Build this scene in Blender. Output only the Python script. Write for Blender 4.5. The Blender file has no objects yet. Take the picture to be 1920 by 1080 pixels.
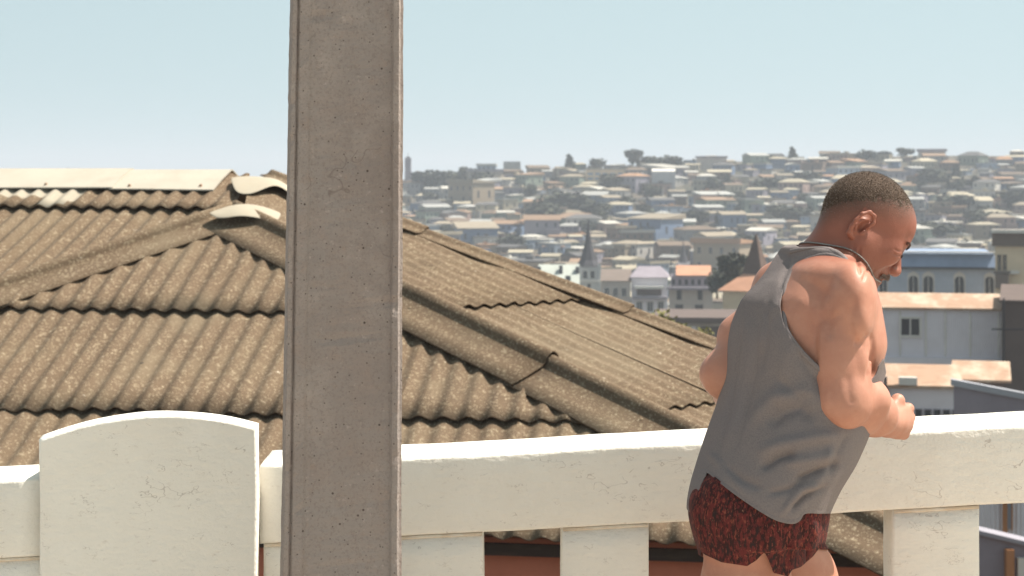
import bpy, math, random
import numpy as np
from mathutils import Vector, noise as mnoise

# ------------------------------------------------------------------ camera, world, sun, exposure
S = bpy.context.scene
C = S.collection
FPX, HOR, EYE = 3400.0, 328.0, 1.64
cam = bpy.data.objects.new('camera', bpy.data.cameras.new('camera')); C.objects.link(cam)
cam.location = (0, 0, EYE); cam.rotation_euler = (math.radians(90), 0, 0)
cam.data.sensor_width = 36; cam.data.lens = FPX / 1920 * 36
cam.data.shift_y = -(540 - HOR) / 1920
cam.data.clip_start = .1; cam.data.clip_end = 9000
cam.data.dof.use_dof = True; cam.data.dof.focus_distance = 4.15; cam.data.dof.aperture_fstop = 9.5
S.camera = cam

SUN = Vector((.50, .09, .86)).normalized()            # direction to the sun
W_ = bpy.data.worlds.new("World"); S.world = W_; W_.use_nodes = True
nt = W_.node_tree; bg = nt.nodes['Background']
sky = nt.nodes.new('ShaderNodeTexSky'); sky.sky_type = 'NISHITA'; sky.sun_disc = False
sky.sun_elevation = math.asin(SUN.z); sky.sun_rotation = math.atan2(SUN.x, SUN.y)
sky.air_density = 1.0; sky.dust_density = 2.2; sky.ozone_density = 1.0; sky.altitude = 20
geo = nt.nodes.new('ShaderNodeTexCoord'); lift = nt.nodes.new('ShaderNodeVectorMath'); lift.operation = 'ADD'
lift.inputs[1].default_value = (0, 0, .24); sqz = nt.nodes.new('ShaderNodeVectorMath'); sqz.operation = 'MULTIPLY'; sqz.inputs[1].default_value = (.45, 1, .5); nrm = nt.nodes.new('ShaderNodeVectorMath'); nrm.operation = 'NORMALIZE'
nt.links.new(geo.outputs['Generated'], sqz.inputs[0]); nt.links.new(sqz.outputs[0], lift.inputs[0]); nt.links.new(lift.outputs[0], nrm.inputs[0]); nt.links.new(nrm.outputs[0], sky.inputs['Vector'])
hs = nt.nodes.new('ShaderNodeHueSaturation'); hs.inputs['Saturation'].default_value = .55
tint = nt.nodes.new('ShaderNodeMixRGB'); tint.blend_type = 'MULTIPLY'; tint.inputs[0].default_value = 1
tint.inputs[2].default_value = (.90, 1.02, .885, 1)
nt.links.new(sky.outputs[0], hs.inputs['Color']); nt.links.new(hs.outputs[0], tint.inputs[1])
nt.links.new(tint.outputs[0], bg.inputs['Color']); bg.inputs['Strength'].default_value = .108
sl = bpy.data.lights.new('sun', 'SUN'); sl.energy = 4.9; sl.angle = math.radians(.5); sl.color = (1, .93, .82)
so = bpy.data.objects.new('sun', sl); C.objects.link(so)
so.rotation_euler = SUN.to_track_quat('Z', 'Y').to_euler()
S.view_settings.view_transform = 'Standard'; S.view_settings.look = 'None'
S.view_settings.gamma = 1; S.view_settings.exposure = .81
S.cycles.max_bounces = 6; S.cycles.diffuse_bounces = 4; S.cycles.volume_bounces = 1
S.cycles.transparent_max_bounces = 8

# ------------------------------------------------------------------ helpers
def at(px, py, Y):
    return Vector(((px - 960) / FPX * Y, Y, EYE - (py - HOR) / FPX * Y))
def lin(r, g, b):
    return tuple((c / 255 / 12.92 if c / 255 <= .04045 else ((c / 255 + .055) / 1.055) ** 2.4) for c in (r, g, b)) + (1,)
def tag(o, label=None, cat=None, group=None, kind=None):
    if label: o['label'] = label
    if cat: o['category'] = cat
    if group: o['group'] = group
    if kind: o['kind'] = kind
    return o
def link(name, me, m=None, parent=None, smooth=False):
    o = bpy.data.objects.new(name, me); C.objects.link(o)
    if m is not None:
        for mm in (m if isinstance(m, (list, tuple)) else [m]): me.materials.append(mm)
    if parent: o.parent = parent
    if smooth:
        me.polygons.foreach_set('use_smooth', [True] * len(me.polygons))
    return o
def empty(name, loc=(0, 0, 0), parent=None):
    o = bpy.data.objects.new(name, None); C.objects.link(o); o.location = loc
    o.empty_display_size = .1
    if parent: o.parent = parent
    return o
def offset_parent(o, root):
    """meshes are built in world coordinates; keep them there under a root that stands elsewhere"""
    o.parent = root; o.location = -root.location if root.parent is None else o.location
class MB:
    def __init__(s): s.v = []; s.f = []; s.m = []
    def add(s, vs, fs, mi=0):
        n = len(s.v); s.v += [tuple(v) for v in vs]; s.f += [tuple(n + i for i in f) for f in fs]; s.m += [mi] * len(fs)
    def box(s, x0, x1, y0, y1, z0, z1, mi=0):
        s.add([(x0, y0, z0), (x1, y0, z0), (x1, y1, z0), (x0, y1, z0), (x0, y0, z1), (x1, y0, z1), (x1, y1, z1), (x0, y1, z1)],
              [(0, 3, 2, 1), (4, 5, 6, 7), (0, 1, 5, 4), (1, 2, 6, 5), (2, 3, 7, 6), (3, 0, 4, 7)], mi)
    def prism(s, poly, off, mi=0):
        """closed 3-D polygon swept by the vector off"""
        n = len(poly); off = Vector(off)
        vs = [Vector(p) for p in poly] + [Vector(p) + off for p in poly]
        s.add(vs, [tuple(range(n - 1, -1, -1)), tuple(range(n, 2 * n))] + [(i, (i + 1) % n, n + (i + 1) % n, n + i) for i in range(n)], mi)
    def tube(s, pts, r, n=8, mi=0):
        pts = [Vector(p) for p in pts]; rr = r if isinstance(r, (list, tuple)) else [r] * len(pts)
        rings = []
        for i, p in enumerate(pts):
            d = (pts[min(i + 1, len(pts) - 1)] - pts[max(i - 1, 0)]).normalized()
            a = d.cross(Vector((0, 0, 1)));
            if a.length < .05: a = d.cross(Vector((1, 0, 0)))
            a.normalize(); b = d.cross(a)
            rings.append([p + (a * math.cos(2 * math.pi * k / n) + b * math.sin(2 * math.pi * k / n)) * rr[i] for k in range(n)])
        vs = [v for r_ in rings for v in r_]; fs = []
        for i in range(len(pts) - 1):
            for k in range(n):
                fs.append((i * n + k, i * n + (k + 1) % n, (i + 1) * n + (k + 1) % n, (i + 1) * n + k))
        fs += [tuple(range(n - 1, -1, -1)), tuple(range((len(pts) - 1) * n, len(pts) * n))]
        s.add(vs, fs, mi)
    def mesh(s, name):
        me = bpy.data.meshes.new(name); me.from_pydata(s.v, [], s.f); me.update()
        if any(s.m): me.polygons.foreach_set('material_index', s.m)
        return me
    def build(s, name, m, parent=None, smooth=False, fix=True):
        me = s.mesh(name)
        if fix:
            import bmesh
            b = bmesh.new(); b.from_mesh(me); bmesh.ops.recalc_face_normals(b, faces=b.faces); b.to_mesh(me); b.free()
        return link(name, me, m, parent, smooth)

def mat(name, base, rough=.85, layers=(), bump=None, spec=.3, objcol=False, coords='Object', sss=0, scale=(1, 1, 1), attr=None):
    """layers: (kind, scale, colour, lo, hi, strength[, stretch]); kind in noise/voro"""
    m = bpy.data.materials.new(name); m.use_nodes = True
    t = m.node_tree; N = t.nodes; L = t.links; b = N['Principled BSDF']
    b.inputs['Roughness'].default_value = rough; b.inputs['Specular IOR Level'].default_value = spec
    tc = N.new('ShaderNodeTexCoord')
    def mapped(st):
        mp = N.new('ShaderNodeMapping'); mp.inputs['Scale'].default_value = st; L.new(tc.outputs[coords], mp.inputs[0]); return mp.outputs[0]
    if objcol:
        oi = N.new('ShaderNodeObjectInfo'); cur = oi.outputs['Color']
    elif attr:
        an = N.new('ShaderNodeAttribute'); an.attribute_name = attr; cur = an.outputs['Color']
    else:
        rgb = N.new('ShaderNodeRGB'); rgb.outputs[0].default_value = base; cur = rgb.outputs[0]
    for ly in layers:
        kind, sc, col, lo, hi, st = ly[:6]; stretch = ly[6] if len(ly) > 6 else (1, 1, 1)
        if kind in ('noise', 'line'):
            n = N.new('ShaderNodeTexNoise'); n.inputs['Scale'].default_value = sc; n.inputs['Detail'].default_value = 6; n.inputs['Roughness'].default_value = .62
            out = n.outputs['Fac']
        else:
            n = N.new('ShaderNodeTexVoronoi'); n.inputs['Scale'].default_value = sc; out = n.outputs['Distance']
        L.new(mapped(stretch), n.inputs['Vector'])
        if kind == 'line':
            n.inputs['Detail'].default_value = 3
            sb = N.new('ShaderNodeMath'); sb.operation = 'SUBTRACT'; sb.inputs[1].default_value = .5; ab_ = N.new('ShaderNodeMath'); ab_.operation = 'ABSOLUTE'
            L.new(out, sb.inputs[0]); L.new(sb.outputs[0], ab_.inputs[0]); out = ab_.outputs[0]
            mk_ = N.new('ShaderNodeTexNoise'); mk_.inputs['Scale'].default_value = sc * .55; L.new(mapped((1.3, 1.1, 1.7)), mk_.inputs['Vector'])
            mm_ = N.new('ShaderNodeMapRange'); mm_.inputs[1].default_value = .62; mm_.inputs[2].default_value = .5; mm_.inputs[3].default_value = 0; mm_.inputs[4].default_value = .1; L.new(mk_.outputs['Fac'], mm_.inputs[0])
            ad_ = N.new('ShaderNodeMath'); ad_.operation = 'ADD'; L.new(out, ad_.inputs[0]); L.new(mm_.outputs[0], ad_.inputs[1]); out = ad_.outputs[0]
        mr = N.new('ShaderNodeMapRange'); mr.inputs[1].default_value = lo; mr.inputs[2].default_value = hi; mr.inputs[3].default_value = 0; mr.inputs[4].default_value = st
        L.new(out, mr.inputs[0])
        mx = N.new('ShaderNodeMixRGB'); L.new(mr.outputs[0], mx.inputs[0]); L.new(cur, mx.inputs[1])
        if isinstance(col, (int, float)):
            mx.blend_type = 'MULTIPLY'; mx.inputs[2].default_value = (col, col, col, 1)
        else: mx.inputs[2].default_value = col
        cur = mx.outputs[0]
    L.new(cur, b.inputs['Base Color'])
    if sss:
        b.inputs['Subsurface Weight'].default_value = sss; b.inputs['Subsurface Radius'].default_value = (1, .35, .2); b.inputs['Subsurface Scale'].default_value = .008
    if bump:
        prev = None
        for bp in (bump if isinstance(bump[0], (tuple, list)) else [bump]):
            sc, st, dist = bp[:3]; stretch = bp[3] if len(bp) > 3 else (1, 1, 1)
            n = N.new('ShaderNodeTexNoise'); n.inputs['Scale'].default_value = sc; n.inputs['Detail'].default_value = 5
            L.new(mapped(stretch), n.inputs['Vector'])
            bn = N.new('ShaderNodeBump'); bn.inputs['Strength'].default_value = st; bn.inputs['Distance'].default_value = dist
            L.new(n.outputs['Fac'], bn.inputs['Height'])
            if prev: L.new(prev, bn.inputs['Normal'])
            prev = bn.outputs[0]
        L.new(prev, b.inputs['Normal'])
    return m

M_white = mat('painted_render', (.83, .79, .72, 1), .9,
    [('noise', 2.2, (.70, .64, .56, 1), .45, .75, .5), ('noise', 38, (.55, .48, .42, 1), .62, .72, .45, (1, 1, 2.6)), ('noise', 9, (.86, .82, .76, 1), .5, .8, .5),
     ('noise', 120, (.60, .53, .46, 1), .6, .8, .35), ('line', 9, (.40, .34, .30, 1), .008, .002, .55, (1, 1, 1.8)), ('line', 22, (.42, .36, .32, 1), .012, .003, .5, (1, 1, 2.2)), ('noise', 1.3, (.66, .60, .53, 1), .5, .7, .4)],
    [(26, .5, .006, (1, 1, 2.2)), (110, .6, .003), (5, .4, .010)])
M_seam = mat('stained_mortar', (.62, .49, .36, 1), .95, [('noise', 14, (.76, .70, .6, 1), .4, .6, .8)], (60, .6, .004))
M_conc = mat('cast_concrete', (.275, .236, .217, 1), .92,
    [('noise', 1.9, (.235, .19, .172, 1), .44, .62, .75, (1, 1, .7)), ('noise', 6, (.345, .29, .26, 1), .50, .66, .75), ('noise', 15, (.27, .215, .19, 1), .5, .68, .6), ('noise', 34, (.29, .22, .185, 1), .56, .7, .5),
     ('noise', 170, (.20, .16, .145, 1), .50, .68, .65), ('noise', 60, (.42, .36, .33, 1), .62, .72, .5), ('voro', 24, (.07, .05, .042, 1), .075, .045, .9), ('voro', 61, (.08, .06, .05, 1), .13, .08, .8), ('line', 5, (.17, .13, .115, 1), .006, .001, .6)],
    [(160, .5, .003), (40, .4, .005), (9, .3, .006)])
M_path = mat('pavement', (.50, .43, .35, 1), .95, [('noise', 3, (.42, .36, .30, 1), .4, .7, .7), ('noise', 90, (.34, .29, .24, 1), .5, .75, .5)], (80, .4, .004))

# ------------------------------------------------------------------ ground, path
def terrain_z(X, Y):
    k = [(-60, 0.0), (5.6, -.3), (7, -4.6), (30, -6.5), (60, -11), (97, -13), (190, -21), (300, -28), (420, -31)]
    ys = [a for a, _ in k]; zs = [b for _, b in k]
    if Y <= 420: z = np.interp(Y, ys, zs)
    else:
        px = 960 + X / Y * FPX
        crest = np.interp(px, [-600, 600, 760, 860, 960, 1100, 1300, 1500, 1700, 1900, 2600], [372, 352, 345, 335, 324, 316, 307, 301, 295, 293, 282])
        t = min((Y - 420) / 300.0, 1.0)
        yi = 576 + (crest - 576) * (t ** .82)
        z = EYE - (yi - HOR) / FPX * min(Y, 720)
        if Y > 720: z -= (Y - 720) * .06
    return float(z)
mb = MB()
ys = [5.6, 7, 10, 18, 30, 45, 60, 80, 97, 130, 190, 240, 300, 360, 420] + [420 + 15 * k for k in range(1, 21)] + [740, 780, 850, 1000, 1500, 3000, 7000]
xs_ = [i / 24 for i in range(-24, 25)]
for Y in ys:
    for u in xs_:
        X = u * (max(Y, 14) * .9 + 3) * (1 if abs(u) < .9 else 2.5)
        z = terrain_z(X, Y) + (mnoise.noise(Vector((X * .02, Y * .02, 0))) * 1.5 if Y > 200 and Y < 1200 else 0)
        mb.v.append((X, Y, max(z, -60)))
n = len(xs_)
for j in range(len(ys) - 1):
    for i in range(n - 1):
        a = j * n + i; mb.f.append((a, a + 1, a + n + 1, a + n)); mb.m.append(0)
M_hill = mat('hill_scrub', (.085, .07, .055, 1), 1, [('noise', .06, (.05, .05, .036, 1), .4, .6, 1), ('noise', .3, (.17, .135, .105, 1), .5, .7, .7)])
tag(mb.build('hill_terrain', M_hill, smooth=True), kind='structure')
mb = MB()
for (x0, x1) in ((-14, 14),):
    mb.add([(x0, -12, .053 * x0), (x1, -12, .053 * x1), (x1, 4.9, .053 * x1), (x0, 4.9, .053 * x0),
            (x0, -12, .053 * x0 - 6), (x1, -12, .053 * x1 - 6), (x1, 4.9, .053 * x1 - 6), (x0, 4.9, .053 * x0 - 6)],
           [(0, 1, 2, 3), (3, 2, 6, 7), (0, 3, 7, 4), (1, 5, 6, 2), (0, 4, 5, 1)])
tag(mb.build('pavement', M_path), kind='structure')

# ------------------------------------------------------------------ balustrade
SL = .0535                                             # the street climbs to the right
def rough_box(mb, x0, x1, y0, y1, z0, z1, r=.008, seg=.06, amp=.002, slope=SL, mi=0, zref=0):
    """hand-plastered bar: rounded edges, slightly wavy; z values are at x=0 and follow the slope"""
    n = max(2, int((x1 - x0) / seg)); prof = []
    for (cy, cz, a0) in ((y0 + r, z0 + r, 180), (y1 - r, z0 + r, 270), (y1 - r, z1 - r, 0), (y0 + r, z1 - r, 90)):
        for k in range(3): a = math.radians(a0 + 45 * k); prof.append((cy + r * math.cos(a), cz + r * math.sin(a)))
    # extra points along faces for waviness
    P = []
    for i, p in enumerate(prof):
        q = prof[(i + 1) % len(prof)]; L_ = math.hypot(q[0] - p[0], q[1] - p[1]); P.append(p)
        k = int(L_ / .05)
        for j in range(1, k): P.append((p[0] + (q[0] - p[0]) * j / k, p[1] + (q[1] - p[1]) * j / k))
    m = len(P); vs = []
    for i in range(n + 1):
        x = x0 + (x1 - x0) * i / n
        for (y, z) in P:
            v = Vector((x, y, z)); w = mnoise.noise_vector(v * 9) * amp + mnoise.noise_vector(v * 2.3) * amp * 1.5
            vs.append((x + w.x * (0 < i < n), y + w.y, z + w.z + slope * x))
    fs = [(i * m + j, i * m + (j + 1) % m, (i + 1) * m + (j + 1) % m, (i + 1) * m + j) for i in range(n) for j in range(m)]
    fs += [tuple(range(m - 1, -1, -1)), tuple(range(n * m, n * m + m))]
    mb.add(vs, fs, mi)
YR = 4.45
ztop = EYE - (860 - HOR) / FPX * YR - SL * (750 - 960) / FPX * YR     # front top edge carried to x = 0
bal = empty('balustrade', (0, YR, 0))
tag(bal, 'long white plastered balustrade climbing to the right, square openings under its heavy top rail', 'balustrade')
def bp(mb, name, m, parent=bal, smooth=True):
    o = mb.build(name, m, None, smooth); o.parent = parent; o.location = -parent.location
    e = o.modifiers.new('edge', 'EDGE_SPLIT') if False else None
    return o
x_st0, x_st1 = (74 - 960) / FPX * 4.40, (480 - 960) / FPX * 4.40
mb = MB(); rough_box(mb, -2.6, x_st0 - .002, YR, YR + .245, ztop - .192, ztop); bp(mb, 'top_rail', M_white)
mb = MB(); rough_box(mb, x_st1 + .002, 2.6, YR, YR + .245, ztop - .192, ztop); bp(mb, 'top_rail', M_white)
pitch = 311 / FPX * YR; pw = 165 / FPX * YR
xp = (1053 - 960) / FPX * YR
for k in range(-8, 9):
    a, b = xp + k * pitch, xp + k * pitch + pw
    if b < -2.55 or a > 2.55: continue
    if a < x_st0 and b > x_st0 - .42: continue
    if b > x_st0 - .05 and a < x_st1 + .0: 
        if b < x_st0 + .2: b = x_st0 - .01
        elif a > x_st1 - .12: a = x_st1 + .01
        else: continue
    mb = MB()
    vs = rough_box(mb, 0, .78, YR + .008, YR + .125, 0, b - a, slope=0)     # upright: built lying, then turned
    mb.v = [(a + z, y, ztop - .194 + SL * (a + z) - x) for (x, y, z) in mb.v]
    bp(mb, 'pillar', M_white)
    mb = MB(); rough_box(mb, a + .004, b - .004, YR + .004, YR + .02, ztop - .2005, ztop - .1925, r=.003, amp=.0012); bp(mb, 'mortar_seam', M_seam)
mb = MB(); rough_box(mb, -2.6, 2.6, YR - .02, YR + .2, -.0, .2); bp(mb, 'plinth', M_white)

# arched stele standing in the balustrade
mb = MB(); nx = 40; y0, y1 = 4.40, 4.448
fl = EYE - (825 - HOR) / FPX * y0; fr = EYE - (804 - HOR) / FPX * y0
def arch(i):
    t = i / nx; return fl + (fr - fl) * t + .0445 * (1 - (2 * t - 1) ** 2)
prof = []
for i in range(nx + 1): prof.append((x_st0 + (x_st1 - x_st0) * i / nx, arch(i)))
NZ = 24
def stele_pt(x, y, z):
    v = Vector((x, y, z)); w = mnoise.noise_vector(v * 8) * .0022 + mnoise.noise_vector(v * 2) * .003; return (x + w.x, y + w.y, z + w.z)
front = {}; r = .006
def ring(y, inset):
    idx = []
    for i, (x, z) in enumerate(prof):
        xx = min(max(x, x_st0 + inset), x_st1 - inset); idx.append((xx, y, z - inset - (-.008 * (y - y0) / (y1 - y0))))
    return idx
for j in range(NZ + 1):
    for i in range(nx + 1):
        x, z = prof[i]; z -= r; zz = z + (-.02 - z) * (1 - j / NZ)
        mb.v.append(stele_pt(min(max(x, x_st0 + r), x_st1 - r), y0, zz if j < NZ else z))
for j in range(NZ):
    for i in range(nx):
        a = j * (nx + 1) + i; mb.f.append((a, a + 1, a + nx + 2, a + nx + 1)); mb.m.append(0)
# side and top skins
loop = [(x_st0, -.02 + (arch(0) + .02) * j / NZ) for j in range(NZ)] + prof + [(x_st1, arch(nx) - (arch(nx) + .02) * j / NZ) for j in range(1, NZ + 1)]
ysd = [(y0, r), (y0 + r * .3, r * .3), (y0 + r, 0), (y0 + .018, 0), (y0 + .03, 0), (y1 - r, 0), (y1, r)]
b0 = len(mb.v)
for (y, ins) in ysd:
    for (x, z) in loop:
        onside = abs(x - x_st0) < 1e-6 or abs(x - x_st1) < 1e-6
        xx = min(max(x, x_st0 + ins), x_st1 - ins); drop = -.008 * (y - y0) / (y1 - y0)
        mb.v.append(stele_pt(xx, y, z - (ins + drop if z > .9 else 0)))
m = len(loop)
for j in range(len(ysd) - 1):
    for i in range(m - 1):
        a = b0 + j * m + i; mb.f.append((a, a + m, a + m + 1, a + 1)); mb.m.append(0)
mb.f.append(tuple(b0 + (len(ysd) - 1) * m + i for i in range(m))); mb.m.append(0)
st = mb.build('stele', M_white, smooth=True)
tag(st, 'white plastered slab with a curved top standing in the balustrade at the left', 'pier')

mb = MB(); rough_box(mb, x_st0 + .004, x_st1 - .10, 4.4495, 4.72, -.02, arch(nx // 2) - .075, slope=0)
o = mb.build('core', M_white, st, True)
mb = MB(); vs = rough_box(mb, 0, .78, YR + .008, YR + .125, 0, .4, slope=0)
mb.v = [(x_st0 - .41 + z, y, ztop - .194 + SL * (x_st0 - .41 + z) - x) for (x, y, z) in mb.v]; bp(mb, 'pillar', M_white)
mb = MB(); rough_box(mb, x_st0 - .4, x_st0 - .006, YR + .002, YR + .02, ztop - .2005, ztop - .1925, r=.003, amp=.0012); bp(mb, 'mortar_seam', M_seam)
# ------------------------------------------------------------------ concrete post
YP = 3.9
def post_ring(py, xl, xr):
    L_ = at(xl - 5, py, YP); R_ = at(xr - 1, py, YP); w = (R_.x - L_.x); z = L_.z
    # x fraction along the front, depth; a recessed panel between two ribs, a stepped left edge
    q = [(0, .05), (.045, .0), (.055, -.003), (.085, .0), (.1, .007), (.12, .0), (.20, -.001), (.222, .006), (.25, .008), (.5, .0085), (.915, .008), (.93, .003), (.94, .0), (.96, .0), (.985, .001), (1, .010)]
    dep = .19
    pts = [(L_.x + a * w, YP + b, z) for a, b in q]
    back = [(R_.x - .002, YP + .028, z), (R_.x - .03, YP + .05, z), (R_.x - .03, YP + dep - .05, z), (R_.x - .004, YP + dep - .03, z), (R_.x - .02, YP + dep, z)] + [(L_.x + .08 * w, YP + dep, z), (L_.x, YP + dep - .03, z)]
    return pts + back
mb = MB(); rings = []
zb = -.0
def edge(z):      # silhouette of the tapered post at height z
    py = HOR + (EYE - z) * FPX / YP
    return py, 543 + (525 - 543) * py / 1080, 752.5 + (748.5 - 752.5) * py / 1080
nz = 190
for i in range(nz + 1):
    z = -.15 + (7.2) * i / nz if False else -.15 + 3.0 * i / nz
    if i == nz: z = 7.0
    rg = post_ring(*edge(z)); rr = []
    for (x, y, zz) in rg:
        w = mnoise.noise_vector(Vector((x * 14, y * 14, zz * 9))) * .0010 + mnoise.noise_vector(Vector((x * 60, y * 60, zz * 60))) * .0011
        c_ = mnoise.noise(Vector((x * 30, 7, zz * 26)))
        if c_ > .42: w = w + Vector((0, (c_ - .42) * .02, 0))
        rr.append((x + w.x, y + w.y, zz))
    rings.append(rr)
m = len(rings[0])
for r_ in rings: mb.v += r_
for i in range(nz):
    for k in range(m): mb.f.append((i * m + k, i * m + (k + 1) % m, (i + 1) * m + (k + 1) % m, (i + 1) * m + k)); mb.m.append(0)
mb.f.append(tuple(nz * m + k for k in range(m))); mb.m.append(0)
o = mb.build('concrete_post', M_conc)
tag(o, 'tall grey brown cast concrete post with a recessed face, in front of the balustrade', 'post')

# ------------------------------------------------------------------ neighbouring house: hipped corrugated roof
M_fibro = mat('weathered_fibre_cement', (.140, .094, .060, 1), .95,
    [('noise', 3.2, (.115, .077, .049, 1), .42, .68, .75), ('noise', 1.1, (.165, .118, .074, 1), .45, .7, .6), ('noise', 13, (.112, .077, .047, 1), .5, .75, .6),
     ('noise', 26, (.33, .26, .175, 1), .57, .65, .7), ('noise', 60, (.42, .34, .24, 1), .575, .65, .85), ('noise', 11, (.50, .43, .34, 1), .69, .72, .8), ('noise', .55, (.20, .155, .105, 1), .52, .66, .6), ('noise', 1.7, (.075, .052, .034, 1), .60, .74, .55), ('noise', 95, (.12, .088, .058, 1), .62, .74, .6, (1.1, 1, 1)),
     ('voro', 2.1, (.06, .045, .035, 1), .045, .03, .8)], [(120, .6, .004), (30, .4, .006)])
M_newsheet = mat('pale_fibre_cement', (.36, .315, .25, 1), .9, [('noise', 20, (.36, .30, .23, 1), .45, .7, .7), ('noise', 90, (.30, .24, .18, 1), .6, .75, .5)], (90, .4, .003))
M_ridgewhite = mat('painted_ridge_board', (.44, .395, .33, 1), .75, [('noise', 4, (.38, .33, .27, 1), .45, .7, .6), ('noise', 40, (.32, .25, .19, 1), .62, .74, .5), ('voro', 1.6, (.30, .17, .10, 1), .05, .02, .7)], (30, .25, .003))
M_terra = mat('red_brown_wall', (.62, .22, .14, 1), .9, [('noise', 5, (.52, .185, .115, 1), .4, .7, .7), ('noise', 60, (.42, .15, .095, 1), .55, .75, .5, (1, 1, 3))], (70, .3, .003))
M_darkwood = mat('old_dark_wood', (.062, .042, .034, 1), .95, [('noise', 8, (.11, .075, .055, 1), .5, .75, .7, (1, 1, 5))], (30, .5, .006, (1, 1, 4)))
M_rust = mat('rusty_sheet', (.35, .225, .155, 1), .85, [('noise', .8, (.46, .37, .285, 1), .45, .6, .9, (1, .3, 1)), ('noise', 2.2, (.26, .135, .085, 1), .52, .7, .7)], (20, .3, .004))

PITCH = .177
def ray(px, py): return np.array([(px - 960) / FPX, 1.0, -(py - HOR) / FPX])
class Plane:                                           # camera-height-relative coordinates, z = -m * (p - p0).d + z0
    def __init__(s, n, p):
        n = np.array(n) * (1 if n[2] > 0 else -1); s.n = n / np.linalg.norm(n); s.p = np.array(p)
        s.d = s.n[:2] / np.linalg.norm(s.n[:2]); s.m = np.hypot(*s.n[:2]) / s.n[2]
        s.e = np.array([-s.d[1], s.d[0]])               # along the eave
        s.c = math.sqrt(1 + s.m ** 2)
    def uv(s, q): q = np.array(q); w = q[:2] - s.p[:2]; return float(w @ s.e), float(w @ s.d)
    def pt(s, u, v, h=0):
        xy = s.p[:2] + u * s.e + v * s.d; z = s.p[2] - s.m * v
        return (xy[0] + s.n[0] * h, xy[1] + s.n[1] * h, z + s.n[2] * h + EYE)
    def hit(s, px, py): r_ = ray(px, py); return (s.n @ s.p) / (s.n @ r_) * r_
a = math.radians(-9); dF = np.array([math.sin(a), -math.cos(a)])
PF = Plane([.51 * dF[0], .51 * dF[1], 1], [-1.695, 13.4, -1.72])
qA = PF.hit(440, 398); qL = PF.hit(0, 545); qR = PF.hit(1250, 800)
qPl = ray(470, 331) * 17.0; qPr = ray(505, 333) * 17.9
PLf = Plane(np.cross(qL - qA, qPl - qA), qA); PRt = Plane(np.cross(qR - qA, qPr - qA), qA)
qLfar = qA + (qL - qA) * 2.1
qC = qA + (qR - qA) * ((2.39 + qA[2]) / (qA[2] - qR[2]))          # eave corner
qE = PRt.hit(1530, 727)
rd = np.array([PLf.e[0], PLf.e[1], 0]); rd = rd * (-1 if rd[0] > 0 else 1)
qRl = qPl + rd * 6.5
house = empty('neighbour_house', (0, 13, -3)); house.name = 'house'
tag(house, 'house below the street with a weathered brown corrugated hip roof and red brown walls', 'house')
def part(mb, name, m, parent, smooth=False):
    o = mb.build(name, m, None, smooth); o.parent = parent
    w = Vector(parent.location); p = parent.parent
    while p: w += Vector(p.location); p = p.parent
    o.location = -w; return o
def clip_poly(poly, sfun):
    out = []
    for i, p in enumerate(poly):
        q = poly[(i + 1) % len(poly)]; a, b = sfun(p), sfun(q)
        if a >= 0: out.append(p)
        if a * b < 0: t = a / (a - b); out.append((p[0] + (q[0] - p[0]) * t, p[1] + (q[1] - p[1]) * t))
    return out
def vrange(poly, u):
    vs = []
    for i, p in enumerate(poly):
        q = poly[(i + 1) % len(poly)]
        if (p[0] - u) * (q[0] - u) <= 0 and abs(p[0] - q[0]) > 1e-9:
            t = (u - p[0]) / (q[0] - p[0]); vs.append(p[1] + (q[1] - p[1]) * t)
    return (min(vs), max(vs)) if len(vs) > 1 else None
def corrugated(mb, P, poly3, laps, rnd, lift0=.038, sheet_w=.885, amp=.0168, th=.009, base=.0, wav=0.01):
    poly = [P.uv(q) for q in poly3]; us = [p[0] for p in poly]; du = PITCH / 10
    for k in range(len(laps) - 1):
        va, vb = laps[k], laps[k + 1]
        i0 = math.floor(min(us) / sheet_w); i1 = math.ceil(max(us) / sheet_w)
        for sh in range(i0, i1):
            lf = lift0 * rnd.uniform(.7, 1.25); dv = rnd.uniform(-.012, .012); tilt = rnd.uniform(-.008, .008); topl = rnd.uniform(.0, .004)
            ua, ub = sh * sheet_w, (sh + 1) * sheet_w + .03
            prev = None; N_ = int((ub - ua) / du)
            for i in range(N_ + 1):
                u = ua + (ub - ua) * i / N_
                vr = vrange(poly, u)
                if vr is None or vr[1] - vr[0] < 1e-3: prev = None; continue
                A_ = max(va - .12, vr[0]); B_ = min(vb + dv + tilt * (i / N_ - .5), vr[1])
                if B_ <= A_ + .01: prev = None; continue
                col = []
                NS = 5
                for j in range(NS + 1):
                    v = A_ + (B_ - A_) * j / NS; t = (v - (va - .12)) / (vb - va + .12)
                    h = base + amp * math.cos(2 * math.pi * u / PITCH) + lf * t ** 1.3 + topl + mnoise.noise(Vector((u * 2.1, v * 2.1, k))) * wav
                    col.append(P.pt(u, v, h))
                last = h
                col.append(P.pt(u, B_, last - th)); col.append(P.pt(u, max(B_ - .25, A_), last - th - .012))
                n0 = len(mb.v); mb.v += col
                if prev is not None:
                    for j in range(len(col) - 1):
                        mb.f.append((prev + j, prev + j + 1, n0 + j + 1, n0 + j)); mb.m.append(0)
                prev = n0
rnd = random.Random(4)
mb = MB(); corrugated(mb, PF, [qA, qLfar, PF.p + 0, qC], [0], rnd) if False else None
eL = np.array([*(qLfar[:2]), qLfar[2]])
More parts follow.
